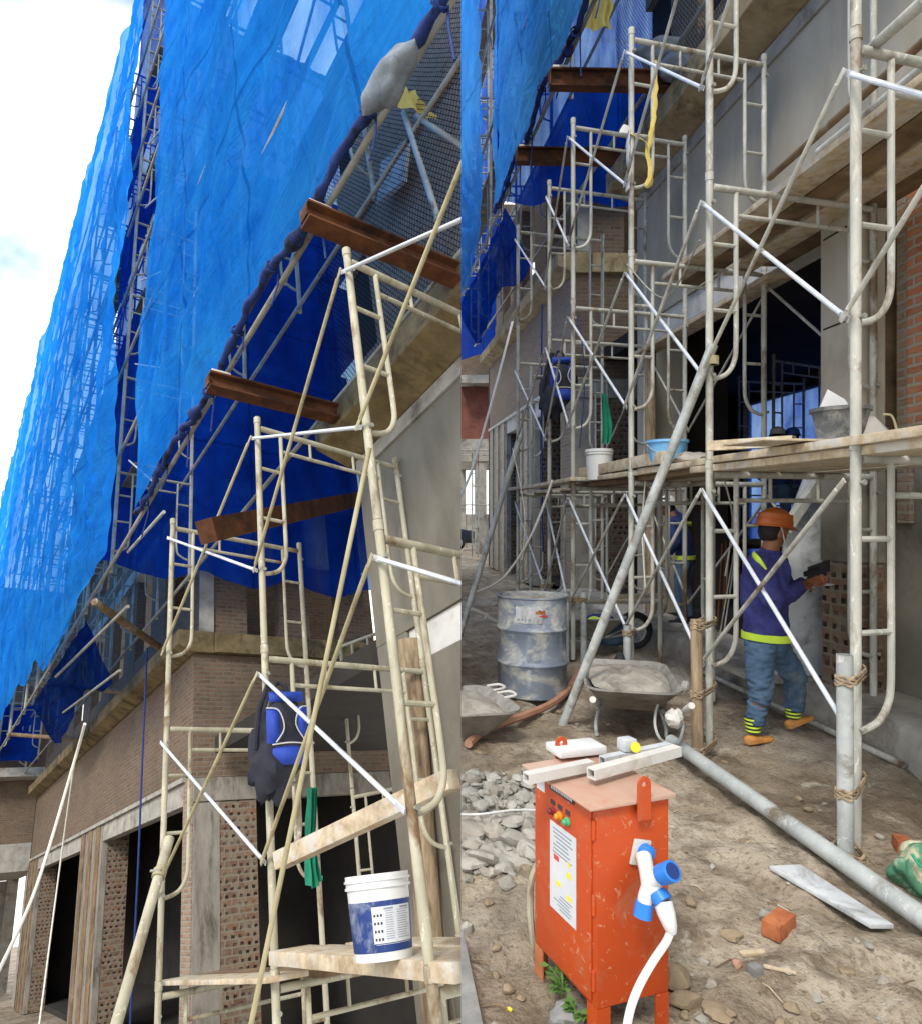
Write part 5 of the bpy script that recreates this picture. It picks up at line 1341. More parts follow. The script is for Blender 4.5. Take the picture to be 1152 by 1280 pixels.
# ---------------------------------------------------------------- backpacks, cloths, slings
def backpack(side, c, sc, lab):
    c = V3(c); m = Matrix.Translation(c) @ Matrix.Rotation(math.radians(-8 if side == 'L' else 0), 4, 'Z') @ Matrix.Scale(sc, 4)
    T = thing('backpack', lab, 'backpack', c, side); mv = lambda g: g.moved(m)
    def shape(dx, dy, dz, yo, seed, amp):
        g = G().blob((0, yo, -.24), (dx, dy, dz), seed, amp, 1.5, 24, 18)
        for p in g.v:
            t = (p.z + .24) / dz
            if t > .3: p.x *= 1 - .35 * (t - .3)
        return g
    ob('main_bag', mv(shape(.155, .10, .25, 0, 2, .18)), M['pack_black'], T, smooth=60)
    def pocket(x0, x1, z0, z1, y, mat, nm, bul=.03):
        g = G().sheet(lambda a, b: V3((x0 + (x1 - x0) * a, y - bul * math.sin(PI * min(max(a, .02), .98)) * math.sin(PI * min(max(b, .02), .98)) ** .6, z0 + (z1 - z0) * b)), 10, 10)
        return ob(nm, mv(g), M[mat], T, fix=False, smooth=60)
    pocket(-.10, .11, -.06, .0, -.055, 'pack_blue', 'top_flap', .045)
    pocket(-.125, -.03, -.30, -.10, -.075, 'pack_blue', 'front_panel', .035); pocket(.04, .125, -.29, -.09, -.07, 'pack_blue', 'front_panel', .035)
    pocket(-.10, .11, -.42, -.31, -.075, 'pack_blue', 'front_pocket', .04)
    for pts in ([(-.125, -.085, -.10), (-.06, -.115, -.12), (-.03, -.115, -.22), (-.08, -.115, -.30)], [(.125, -.08, -.09), (.07, -.11, -.11), (.04, -.115, -.2), (.09, -.11, -.29)], [(-.10, -.10, -.31), (0, -.125, -.305), (.11, -.10, -.31)]):
        ob('piping', mv(G().path(curve(pts, 5), .004, 6)), M['white_dirty'], T)
    for x in (-.05, .06):
        ob('strap', mv(G().path(curve([(x, .04, -.02), (x * .6, .05, .06), (.0, .08, .09)], 5), .012, 7)), M['pack_black'], T)
    g = G().blob((-.09, .0, -.40), (.12, .09, .20), 9, .5, 2.4, 20, 14)
    ob('carrier_bag', mv(g), M['pack_black'], T, smooth=50)
    for x in (-.13, -.16): ob('strap', mv(G().path(curve([(x * .6, -.02, .05), (x, -.04, -.12), (x - .02, -.03, -.32)], 5), .014, 6)), M['pack_black'], T)
backpack('L', pt('L', 353, 868, 1, 4.42), 1.12, 'blue and black backpack hung on the scaffold in the view looking up')
backpack('B', pt('B', 700, 448, 1, 8.92), 1.28, 'blue and black backpack hung on the scaffold in the level view')
def cloth(side, top, wd, L, mat, lab, seed, cat='cloth', name='cloth'):
    top = V3(top)
    def fn(a, b):
        w = wd * (.55 + .45 * b) * (1 + .2 * math.sin(b * 5 + seed))
        return top + V3(((a - .5) * w + .02 * math.sin(b * 4 + seed), .03 * math.sin(a * 14 + seed) + .02 * noise.noise(V3((a * 3, b * 4, seed))), -L * b * (1 - .12 * abs(a - .4))))
    return ob(name, G().sheet(fn, 16, 20), M[mat], None, side, lab, cat, fix=False, smooth=60)
cloth('L', pt('L', 388, 985, 1, 4.7), .10, .62, 'cloth_green', 'green net cloth hanging below the backpack in the view looking up', 2)
cloth('B', pt('B', 756, 492, 1, 8.0), .12, .58, 'cloth_green', 'green net cloth hanging from the scaffold in the level view', 5)
def sling(side, pts, r, mat, lab):
    g = G().path([p + V3((.012 * noise.noise(p * 14), .012 * noise.noise(p * 14 + V3((5, 5, 5))), 0)) for p in curve(pts, 10)], r, 8, sq=.15, ref=(1, 0, 0)); return ob('lifting_sling', g, M[mat], None, side, lab, 'sling')
a = [P(779, 166, 6.2), P(784, 158, 6.24), P(784, 190, 6.2), P(786, 215, 6.2), P(783, 238, 6.2)]
sling('R', a, .035, 'white_dirty', 'white strap looped over the top lift of the third stack')
sling('R', [P(818, 75, 6.3), P(819, 110, 6.28), P(816, 150, 6.26), P(810, 185, 6.24), P(812, 212, 6.22), P(808, 231, 6.2), P(815, 226, 6.22), P(812, 200, 6.25), P(806, 178, 6.24), P(786, 166, 6.2)], .02, 'rope_yellow', 'yellow strap hanging from the top lift of the third stack')
def ledge_sack(side, c, size, seed, lab, rot=None):
    g = G().blob(c, size, seed, .3, 1.6, 22, 14, rot or Matrix.Identity(3))
    for p in g.v: p += V3((.03, .03, .03)) * noise.noise(p * 9)
    ob('sand_sack', g, M['sack'], None, side, lab, 'sack', smooth=60)
ledge_sack('L', pt('L', 487, 100, 0, 1.70), (.10, .26, .12), 3, 'bulging grey sack on the hem of the near blue net', ROT('X', 10))
ledge_sack('B', pt('B', 826, 66, 1, 8.2), (.28, .2, .17), 5, 'grey sack lying on the ledge above the third stack')
ledge_sack('B', pt('B', 846, 84, 1, 8.0), (.22, .2, .15), 8, 'smaller grey sack leaning against the one on the ledge')
# diamond netting over the upper brickwork
def mesh_net(side, w, f0, f1, v0, v1, lab):
    ob('diamond_net', G().sheet(lambda a, b: V3((w + .12 * noise.noise(V3((a * 5, b * 3, 2))), f0 + (f1 - f0) * a, v0 + (v1 - v0) * b)), 24, 16), M['mesh'], None, side, lab, 'net', fix=False, smooth=180)
mesh_net('L', 3.12, -1, 5.3, 6.72, 10.2, 'dark diamond netting over the upper brickwork in the view looking up')
mesh_net('B', 3.62, 3, 9.9, 6.55, 10, 'dark diamond netting over the upper brickwork in the level view')
a = pt('L', 505, 140, 0, 3.05); b = pt('L', 548, 275, 0, 3.05)
pole('loose_tube', 'L', a, b, .03, 'frame_grey', 'pale upright tube behind the diamond netting', 'tube')
a = pt('L', 520, 145, 0, 3.08); b = pt('L', 580, 185, 0, 3.08)
pole('loose_tube', 'L', a, b, .03, 'pipe_dark', 'dark slanting tube behind the diamond netting', 'tube')
c = pt('L', 492, 215, 0, 3.4)
ob('board', G().obox(c, (.05, .55, .5), ROT('X', 22)), M['panel_white'], None, 'L', 'pale board slanting in the upper window behind the netting', 'board')
cloth('L', pt('L', 508, 110, 0, 3.0), .5, .34, 'rope_yellow', 'ochre rag hanging under the sack on the net hem', 4, 'rag', 'rag')
cloth('B', pt('B', 745, -10, 0, 2.6), .45, .42, 'rope_yellow', 'ochre rag hanging from the hem of the near blue net', 7, 'rag', 'rag')

# ---------------------------------------------------------------- hall, work place, far side
g = G(); a = MI['B'] @ P(975, 800, 6.9); 
T = thing('whitewashed_sheet', 'whitewashed panel leaning inside the opening behind the worker', 'panel', (3.95, 6.8, .2), 'B')
pts = [pt('R', 970, 845, 1, 5.78), pt('R', 1034, 845, 1, 5.72), pt('R', 1034, 598, 1, 5.9), pt('R', 1006, 598, 1, 5.92), pt('R', 982, 664, 1, 5.86)]
pts = [MI['B'] @ p for p in pts]
n = 5; back = [p + V3((.02, .07, 0)) for p in pts]
g.add(pts + back, [(0, 1, 2, 3, 4), (9, 8, 7, 6, 5)] + [(k, (k + 1) % n, n + (k + 1) % n, n + k) for k in range(n)])
ob('sheet', g, M['panel_white'], T, bevel=.006)
g = G(); g.beam(MI['B'] @ P(1030, 590, 5.84), MI['B'] @ P(980, 664, 5.78), .07, .07); ob('edge_rail', g, M['frame_grey'], T)
W2 = PR['B']['w0'] + 4.6; FE = PR['B']['fe']
ob('debris_net', G().sheet(lambda a, b: V3((W2 + .12 + .06 * noise.noise(V3((a * 9, b * 4, 1))), FE + .5 + a * 5.2, .3 + 3.8 * b)), 40, 24), m_net('blue_hall_net', C(20, 74, 190), C(14, 54, 160), .1), None, 'B', 'deep blue net closing the far opening of the hall', 'net', fix=False, smooth=180)
rr = random.Random(6)
for i in range(7):
    a = MI['B'] @ P(rr.uniform(892, 905), 760, 7.6 + .1 * i); b = MI['B'] @ P(912 + rr.uniform(-10, 14), 660 + rr.uniform(0, 30), 8.2)
    a.z = .2
    ob('reinforcing_bar', G().path([a, b], .008, 6), M['rust_beam'] if i % 2 else M['pipe_dark'], None, 'B', 'thin steel bar leaning in a bunch inside the opening', 'bar', 'steel bars leaning inside the opening')
plank('B', 5.7, 6.1, 9.4, 11.0, 1.12, .06, 'trestle board carrying the two helmeted workers in the hall', 'wood_dark')
plank('B', 6.12, 6.5, 9.4, 11.0, 1.12, .06, 'second trestle board beside the one in the hall', 'wood_dark')
for y in (9.6, 10.8):
    T = thing('trestle', f'{"near" if y < 10 else "far"} timber trestle under the hall boards', 'trestle', (6.1, y, .22), 'B')
    ob('top_rail', G().box(5.7, 6.5, y - .03, y + .03, 1.03, 1.11), M['wood_dark'], T)
    for x in (5.75, 6.45):
        for d in (-.2, .2): ob('leg', G().beam((x, y, 1.03), (x, y + d, .22), .05, .05), M['wood_dark'], T)
# mason's bench under the pilaster
ob('mortar_board', G().box(3.1, 3.55, 5.5, 6.3, .24, .27), M['pipe_dark'], None, 'B', 'grey mortar board on the plinth beside the pilaster', 'board', bevel=.003)
# far building at the end of the yard, with a car, a tree and scaffold sections in front
def far_side(s, f, w0_, w1_, dv, lab):
    T = thing('far_building', f'unfinished brick and concrete building closing the yard of the {lab}', 'building', ((w0_ + w1_) / 2, f, 0), s)
    ob('beam', G().box(w0_, w1_, f, f + 6, 3.55 + dv, 4.4 + dv), M['concrete'], T, smooth=0)
    ob('brick_wall', G().box(w0_, w1_, f + .1, f + 6, 4.41 + dv, 6.4 + dv), M['tin_roof' if s == 'B' else 'brick_dark'], T, smooth=0)
    ob('upper_slab', G().box(w0_, w1_, f - .8, f + 6, 6.41 + dv, 6.7 + dv), M['concrete'], T, smooth=0)
    ob('upper_wall', G().box(w0_, w1_, f + .2, f + 6, 6.71 + dv, 13.5 + dv), M['brick_dark'], T, smooth=0)
    for k in range(4):
        x = w0_ + (w1_ - w0_ - .4) * k / 3
        ob('column', G().box(x, x + .4, f + .05, f + .45, -.05, 3.549 + dv), M['concrete'], T, smooth=0)
        ob('column', G().box(x, x + .4, f + 5.5, f + 5.9, -.05, 3.549 + dv), M['concrete'], T, smooth=0)
    ob('low_wall', G().box(w0_, w1_, f + 5.6, f + 5.8, -.05, 1.5 if s == 'B' else 3.52 + dv), M['concrete'], T, smooth=0)
far_side('B', 27.0, .8, 6.5, 0, 'level view')
far_side('L', 28.6, -6.0, 4.0, .2, 'view looking up')
def far_net(s, f, w0_, w1_, v0, v1, lab):
    ob('debris_net', G().sheet(lambda a, b: V3((w0_ + (w1_ - w0_) * a, f + .2 * noise.noise(V3((a * 8, b * 5, 3))), v0 + (v1 - v0) * b + .15 * math.sin(a * 9) * (1 - b))), 30, 20), M['net_deep'], None, s, lab, 'net', fix=False, smooth=180)
far_net('B', 25.6, 1.0, 5.0, 7.2, 22, 'blue net at the far end of the yard in the level view')
far_net('L', 27.9, -3.0, 3.4, 7.0, 9.0, 'blue net at the far end of the yard in the view looking up')
for i in range(3):
    for t in range(2):
        dup(secB, (1.5 + 1.2 * i, 25.2, t * TIER), 'B', f'pale far scaffold section, {ORD[i]} along, {TN[t]} lift, before the far building', 'scaffold sections before the far building', roty(0))
def car():
    m = MS['B'] @ Matrix.Translation((2.6, 30.2, 0)); T = thing('parked_car', 'dark car parked under the far building', 'car', (2.6, 30.2, 0), 'B')
    b = V3((2.6, 30.2, 0))
    prof = [(-2.1, .3), (2.1, .3), (2.1, .8), (1.2, .95), (.7, 1.45), (-1.2, 1.48), (-1.9, .95), (-2.1, .85)]
    ob('body', G().prism([(x + b.x, z) for x, z in prof], 1, b.y - .8, b.y + .8), M['car'], T, bevel=.06)
    ob('window', G().prism([(x + b.x, z) for x, z in [(1.05, 1.0), (.66, 1.38), (-1.1, 1.4), (-1.6, 1.0)]], 1, b.y - .815, b.y - .803), M['glass'], T)
    for x in (-1.35, 1.35):
        w = ob('wheel', G().lathe([(.3, -.1), (.32, -.06), (.32, .06), (.3, .1)], (b.x + x, b.y - .72, .32), 20, ROT('X', 90)), M['black'], T)
        ob('rim', G().lathe([(.19, 0), (.19, .02), (0, .03)], (b.x + x, b.y - .83, .32), 16, ROT('X', 90)), M['pipe'], T)
car()
def tree(s, w, f, h, lab, seed):
    T = thing('tree', lab, 'tree', (w, f, 0), s); r2 = random.Random(seed)
    g = G().path(curve([(w, f, -.1), (w + .1, f, h * .3), (w - .1, f, h * .6)], 5), [.16 - .009 * k for k in range(11)], 8)
    for k in range(7):
        a = r2.uniform(0, 6.28); z = h * r2.uniform(.35, .6); L = h * .3
        g.path(curve([(w, f, z), (w + math.cos(a) * L * .5, f + math.sin(a) * L * .5, z + L * .4), (w + math.cos(a) * L, f + math.sin(a) * L, z + L * .9)], 3), [.06 - .008 * i for i in range(7)], 6)
    ob('trunk', g, M['bark'], T)
    lf = G()
    for k in range(2600):
        d = V3((r2.gauss(0, 1), r2.gauss(0, 1), r2.gauss(0, .8))); d = d.normalized() * (r2.random() ** .4) * h * .34
        c = V3((w, f, h * .68)) + d
        if noise.noise(c * .9 + V3((seed, 0, 0))) < -.08: continue
        x = V3((r2.gauss(0, 1), r2.gauss(0, 1), r2.gauss(0, .5))).normalized(); y = x.orthogonal(); s2 = r2.uniform(.06, .14)
        lf.add([c, c + x * s2 * .5 + y * s2 * .3, c + x * s2, c + x * s2 * .5 - y * s2 * .3], [(0, 1, 2, 3)])
    ob('crown', lf, M['tree'], T, fix=False, smooth=0)
tree('B', 2.2, 44, 6.2, 'leafy tree behind the far building in the level view', 5)
tree('L', 1.0, 52, 6.5, 'leafy tree behind the far building in the view looking up', 8)
# heap of clothes standing in for a crouched worker beside the far wheelbarrow
T = thing('work_clothes', 'denim clothes heap with fluorescent band standing in for a crouched worker behind the raking pipe', 'clothes', pt('R', 760, 812, 2, 0))
c = P(764, 790, 8.25)
ob('denim', G().blob(c, (.26, .18, .18), 6, .35, 2.0, 22, 14, flat=-.85), M['jeans'], T, smooth=60)
ob('jacket', G().blob(c + V3((-.14, -.02, .12)), (.16, .15, .1), 9, .35, 2.0, 20, 12), M['jacket'], T, smooth=60)
ob('band', G().blob(c + V3((-.17, -.08, .15)), (.13, .09, .05), 4, .2, 2.0, 16, 10), M['hivis'], T, smooth=60)
for i, (u, v, L, rz) in enumerate([(770, 752, 1.2, 4), (742, 815, .9, -10), (800, 745, .8, 12)]):
    q = pt('R', u, v, 1, 8.9 - .3 * i); 
    ob('plank', G().obox(q, (L, .16, .04), ROT('Z', rz)), M['wood'], None, 'R', f'loose pale board, {ORD[i]} in the clutter round the dusty wheelbarrow', 'plank', bevel=.003)
# ---------------------------------------------------------------- people
def limb(g, pts, rs, n=12, sq=1.0, ref=None, sub=4):
    P_ = curve(pts, sub); R_ = []
    m = len(rs)
    for i in range(len(P_)):
        t = i / sub; k = min(int(t), m - 2); R_.append(rs[k] + (rs[k + 1] - rs[k]) * (t - k))
    g.path(P_, R_, n, sq=sq, ref=ref)
    a, b = P_[0], P_[-1]
    return g
def rough(g, amp, fr, seed, stretch=(1, 1, 1)):
    for i, p in enumerate(g.v):
        q = V3((p.x * stretch[0], p.y * stretch[1], p.z * stretch[2])) * fr + V3((seed, seed, seed))
        p += V3((noise.noise(q), noise.noise(q + V3((9, 0, 0))), .4 * noise.noise(q + V3((0, 9, 0))))) * amp
    return g
def hand(g, wrist, d, palm_n, curl=.9, s=1.0, sgn=1):
    """palm with four unequal fingers and a thumb that leaves the side of the palm; d points from the wrist to the knuckles"""
    d = V3(d).normalized(); nrm = V3(palm_n); nrm = (nrm - d * nrm.dot(d)).normalized(); x = d.cross(nrm) * sgn
    w = V3(wrist)
    g.obox(w + d * .045 * s, (.078 * s, .09 * s, .026 * s), Matrix((x, d, nrm)).transposed())
    for k, (L, o) in enumerate(((.066, -.028), (.076, -.0095), (.071, .0095), (.055, .028))):
        p0 = w + d * .082 * s + x * o * s; pts = [p0 - d * .02 * s]; a = .15; q = p0
        for j in range(3):
            pts.append(q)
            q = q + (d * math.cos(a) + nrm * math.sin(a)) * L * s * (.45, .32, .25)[j]; a += curl * (1, 1.1, .8)[j]
        pts.append(q)
        g.path(pts, [.0095 * s, .0093 * s, .009 * s, .0085 * s, .007 * s], 8)
    p0 = w + d * .03 * s - x * .036 * s
    g.path([p0 + x * .012 * s, p0 - x * .018 * s + d * .022 * s + nrm * .012 * s, p0 - x * .012 * s + d * .05 * s + nrm * .034 * s, p0 + d * .07 * s + nrm * .05 * s], [.012 * s, .0115 * s, .010 * s, .008 * s], 8)
def head_g(c, fw, up, s=1.0):
    """head with brow, eye hollows, nose, lips, chin, jaw and ears"""
    c = V3(c); fw = V3(fw).normalized(); up = V3(up); up = (up - fw * up.dot(fw)).normalized(); sd = fw.cross(up)
    g = G(); n, m = 32, 26
    def prof(x, y, z):
        # x side, y forward, z up on the unit sphere
        r = V3((x * .074, y * .095, z * .115))
        if z < -.1: r.x *= 1 - .32 * (-z - .1); r.y *= 1 - .10 * (-z - .1)
        if z < -.35 and y > 0: r.y += .012 * y
        if y > .3:
            e = math.exp(-((abs(x) - .36) / .16) ** 2 - ((z - .02) / .10) ** 2); r.y -= .012 * e
            r.y += .024 * math.exp(-(x / .13) ** 2 - ((z + .20) / .13) ** 2)
            r.y += .012 * math.exp(-(x / .10) ** 2 - ((z + .04) / .16) ** 2)
            r.y += .007 * math.exp(-(x / .30) ** 2 - ((z + .42) / .05) ** 2) + .007 * math.exp(-(x / .27) ** 2 - ((z + .53) / .05) ** 2)
            r.y -= .006 * math.exp(-(x / .32) ** 2 - ((z + .475) / .025) ** 2)
            r.y += .009 * math.exp(-(x / .24) ** 2 - ((z + .80) / .12) ** 2)
            r.y += .005 * math.exp(-(x / .5) ** 2 - ((z - .17) / .08) ** 2)
        return r
    vs = []
    for i in range(m + 1):
        a = PI * i / m
        for k in range(n if 0 < i < m else 1):
            b = 2 * PI * k / n
            q = prof(math.sin(a) * math.cos(b), math.sin(a) * math.sin(b), math.cos(a)) * s
            vs.append(c + sd * q.x + fw * q.y + up * q.z)
    fs = [(0, 1 + k, 1 + (k + 1) % n) for k in range(n)]
    for i in range(1, m - 1):
        o = 1 + (i - 1) * n
        fs += [(o + k, o + n + k, o + n + (k + 1) % n, o + (k + 1) % n) for k in range(n)]
    o = 1 + (m - 2) * n; e = 1 + (m - 1) * n
    fs += [(o + k, e, o + (k + 1) % n) for k in range(n)]
    g.add(vs, fs)
    rot = Matrix((fw, sd, up)).transposed()
    for t in (-1, 1): g.blob(c + sd * t * .073 * s - fw * .008 * s - up * .012 * s, (.020 * s, .012 * s, .032 * s), 3, .1, 1, 10, 8, rot)
    return g
def helmet_g(c, fw, up, s=1.0):
    c = V3(c); fw = V3(fw).normalized(); up = V3(up); up = (up - fw * up.dot(fw)).normalized(); sd = fw.cross(up)
    g = G(); n, m = 32, 10; vs = []
    for i in range(m + 1):
        a = PI / 2 * i / m
        for k in range(n):
            b = 2 * PI * k / n
            ridge = 1 + .035 * math.exp(-((math.sin(b) * math.sin(a)) / .16) ** 2)
            vs.append(c + (fw * math.cos(b) * .125 * math.sin(a) + sd * math.sin(b) * .102 * math.sin(a)) * s + up * (.112 * math.cos(a) * ridge + .03) * s)
    for w, dz in ((1.0, .022), (1.12, .014), (1.13, .008), (.97, .012), (.93, .10)):
        for k in range(n):
            b = 2 * PI * k / n; br = w + (max(0, math.cos(b)) ** 2) * .32 * (1 if w > 1.05 else 0)
            vs.append(c + (fw * math.cos(b) * .125 * br + sd * math.sin(b) * .102 * w) * s + up * (dz - (max(0, math.cos(b)) ** 2) * .012 * (1 if w > 1.05 else 0)) * s)
    R_ = m + 1 + 5
    fs = [(i * n + k, i * n + (k + 1) % n, (i + 1) * n + (k + 1) % n, (i + 1) * n + k) for i in range(R_ - 1) for k in range(n)]
    return g.add(vs, fs)
def shoe_g(heel, toe, up=(0, 0, 1), w=.043, h=.052):
    heel, toe = V3(heel), V3(toe); d = (toe - heel); L = d.length; d.normalize(); up = V3(up); up = (up - d * up.dot(d)).normalized(); x = d.cross(up)
    g = G(); rings = []
    for t, ww, hh in ((0, .5, .75), (.06, .78, 1.0), (.22, .86, 1.08), (.42, .86, .95), (.60, 1.0, .68), (.80, 1.0, .52), (.93, .72, .42), (1.0, .3, .25)):
        r = []
        for k in range(16):
            a = 2 * PI * k / 16; z = math.sin(a); y = (hh * h) * (.5 + .5 * z) if z > -.3 else .0
            r.append(heel + d * t * L + x * math.cos(a) * w * ww + up * max(0, y))
        rings.append(r)
    return loft(g, rings, True, True)
def band(g, c0, d, r, h, n=18, sq=1.0, ref=None, mi=0):
    """reflective band: short open-ended sleeve round a limb or trunk"""
    c0 = V3(c0); d = V3(d).normalized()
    return g.path([c0 - d * h / 2, c0 - d * h / 2, c0 + d * h / 2, c0 + d * h / 2], [r * .9, r, r, r * .9], n, sq=sq, ref=ref)

def worker_front():
    Q = lambda u, v, Y: pt('R', u, v, 1, Y)
    T = thing('person', 'worker in orange helmet, indigo jacket, jeans and tan shoes plastering the pilaster', 'person', (2.75, 5.0, 0))
    fw = V3((.94, .34, 0)).normalized(); lat = V3((-.34, .94, 0))           # lat points away from the camera
    hipc = Q(958, 806, 5.0); chest = Q(957, 722, 5.0); neckb = Q(961, 691, 5.0); hc = Q(967, 665, 5.0)
    # body
    g = G(); limb(g, [chest, neckb, hc - V3((0, 0, .04))], [.09, .060, .055], 14)
    g.join(head_g(hc, (.97, .2, -.14), (.1, 0, 1), .97))
    sN, sF = Q(951, 707, 4.86), Q(967, 705, 5.17)
    eN, eF = Q(968, 752, 4.80), Q(985, 742, 5.26)
    hN, hF = Q(1003, 733, 5.02), Q(1010, 727, 5.16)
    limb(g, [sN, eN, hN], [.05, .042, .028]); limb(g, [sF, eF, hF], [.05, .042, .028])
    limb(g, [hipc + V3((0, 0, .12)), hipc], [.12, .12], 14, .8)
    kB, kF = Q(950, 864, 4.90), Q(993, 849, 5.10)
    aB, aF = Q(941, 912, 4.93), Q(991, 894, 5.13)
    limb(g, [Q(952, 806, 4.92), kB, aB], [.085, .06, .04]); limb(g, [Q(964, 806, 5.09), kF, aF], [.085, .06, .04])
    hand(g, hN, hF - hN + V3((.06, .03, .01)), (.1, .5, -.6), .75, .95, 1)
    hand(g, hF, V3((.9, .1, .12)), (0, -.75, .35), .8, .95, -1)
    ob('body', g, M['skin'], T, remesh=.0075, smooth=180)
    # jacket
    g = G()
    limb(g, [Q(957, 797, 5.0), Q(955, 765, 5.0), Q(955, 730, 5.0), Q(958, 704, 5.0), neckb + V3((0, 0, .0))], [.168, .165, .178, .160, .075], 22, .70, lat)
    limb(g, [sN + V3((0, .05, .0)), sN, (sN + eN) / 2, eN, (eN + hN) / 2, hN - (hN - eN) * .12], [.075, .082, .072, .066, .056, .047], 14)
    limb(g, [sF - V3((0, .05, .0)), sF, (sF + eF) / 2, eF, (eF + hF) / 2, hF - (hF - eF) * .12], [.075, .08, .07, .066, .056, .047], 14)
    limb(g, [neckb - V3((0, 0, .03)), neckb + V3((.01, 0, .02))], [.078, .072], 16)
    rough(g, .014, 9, 2, (1, 1, .6))
    ob('jacket', g, M['jacket'], T, remesh=.008, smooth=180, wrinkle=(.014, 10, .9))
    g = G(); b0 = Q(957, 795, 5.0)
    band(g, b0, (0, 0, 1), .181, .05, 24, .72, lat)
    ob('hem_band', rough(g, .006, 9, 2), M['hivis'], T, smooth=60)
    g = G(); limb(g, [Q(941, 693, 4.85), Q(947, 700, 4.80), Q(955, 712, 4.795)], [.024, .028, .022], 10, .4, (0, 1, 0))
    ob('shoulder_band', g, M['hivis'], T, smooth=60)
    # jeans
    g = G()
    limb(g, [Q(957, 793, 5.0), Q(957, 806, 5.0), Q(957, 818, 5.0)], [.150, .152, .12], 20, .78, lat)
    limb(g, [Q(951, 806, 4.92), Q(949, 838, 4.90), kB, Q(946, 885, 4.92), Q(943, 905, 4.93)], [.102, .086, .073, .064, .058], 16)
    limb(g, [Q(965, 806, 5.08), Q(981, 828, 5.09), kF, Q(993, 874, 5.12), Q(992, 887, 5.13)], [.100, .085, .073, .064, .058], 16)
    rough(g, .013, 13, 6, (1, 1, 1.4))
    ob('jeans', g, M['jeans'], T, remesh=.009, smooth=180, wrinkle=(.012, 13, 1.9))
    # striped socks
    for a, dz in ((aB, (V3((-.004, 0, .09)), V3((0, 0, -.02)))), (aF, (V3((-.004, 0, .085)), V3((0, 0, -.02))))):
        s_ = ob('sock', G().path([a + dz[0], a + dz[1]], [.056, .045], 14), M['black'], T)
        for k in range(4):
            t = .14 + .24 * k; c = a + dz[0].lerp(dz[1], t); ob('sock_stripe', G().path([c + V3((0, 0, .006)), c - V3((0, 0, .006))], [.0575 - .011 * t, .0572 - .011 * t], 14), M['hivis'], T)
    hb, tb = pt('R', 931, 925, 1, 4.88), pt('R', 969, 932, 1, 4.90)
    hb.z = GH(hb.x, hb.y) + .004; tb.z = GH(tb.x, tb.y) + .004; hb = V3((2.50, 4.90, hb.z)); tb = V3((2.725, 4.975, tb.z))
    ob('shoe', shoe_g(hb, tb), M['shoe'], T, bevel=0, smooth=50)
    hf, tf = pt('R', 984, 911, 1, 5.10), pt('R', 1013, 898, 1, 5.16)
    ob('shoe', shoe_g(hf, hf + (tf - hf).normalized() * .235, (-.4, 0, 1)), M['shoe'], T, smooth=50)
    # helmet, strap, hair, eyes
    up = V3((.12, 0, 1))
    h = ob('helmet', helmet_g(hc + V3((.0, 0, .028)), (.97, .2, -.10), up, 1.02), M['helmet_o'], T, smooth=50)
    sN_ = hc + V3((0, 0, .0))
    ob('hair', G().blob(hc + V3((-.028, 0, .012)), (.078, .080, .098), 2, .06, 2, 18, 12), M['hair'], T)
    f2 = V3((.97, .2, 0)).normalized(); s2 = V3((.2, -.97, 0)).normalized()
    ob('chin_strap', G().path(curve([hc + s2 * .074 + V3((-.01, 0, .05)), hc + s2 * .074 + f2 * .01 + V3((0, 0, -.02)), hc + s2 * .05 + f2 * .04 + V3((0, 0, -.092)), hc - s2 * .05 + f2 * .04 + V3((0, 0, -.092))], 5), .0055, 6), M['white_dirty'], T)
    for t in (-1, 1): ob('eye', G().blob(hc + s2 * t * .030 + f2 * .080 + V3((0, 0, .006)), (.011, .011, .008), 1, 0, 1, 10, 8), M['hair'], T)
    # tools: float held against the pilaster, trowel
    Tl = thing('plaster_float', 'dark plastering float held flat towards the pilaster', 'float', Q(1030, 712, 5.2))
    ob('blade', G().beam(Q(1010, 716, 5.12), Q(1036, 707, 5.32), .012, .085), M['print_dark'], Tl, bevel=.002)
    ob('handle', G().beam(Q(1006, 718, 5.08), Q(1022, 712, 5.18), .03, .035), M['black'], Tl, bevel=.006)
    Tl = thing('trowel', 'pale steel trowel under the dark plastering float', 'trowel', Q(1025, 731, 5.2))
    ob('blade', G().obox(Q(1028, 731, 5.24), (.19, .07, .008), ROT('Z', 30)), M['galv'], Tl, bevel=.002)
    ob('handle', G().path([Q(1002, 732, 5.06), Q(1014, 731, 5.14)], [.014, .011], 10), M['wood_dark'], Tl)
worker_front()

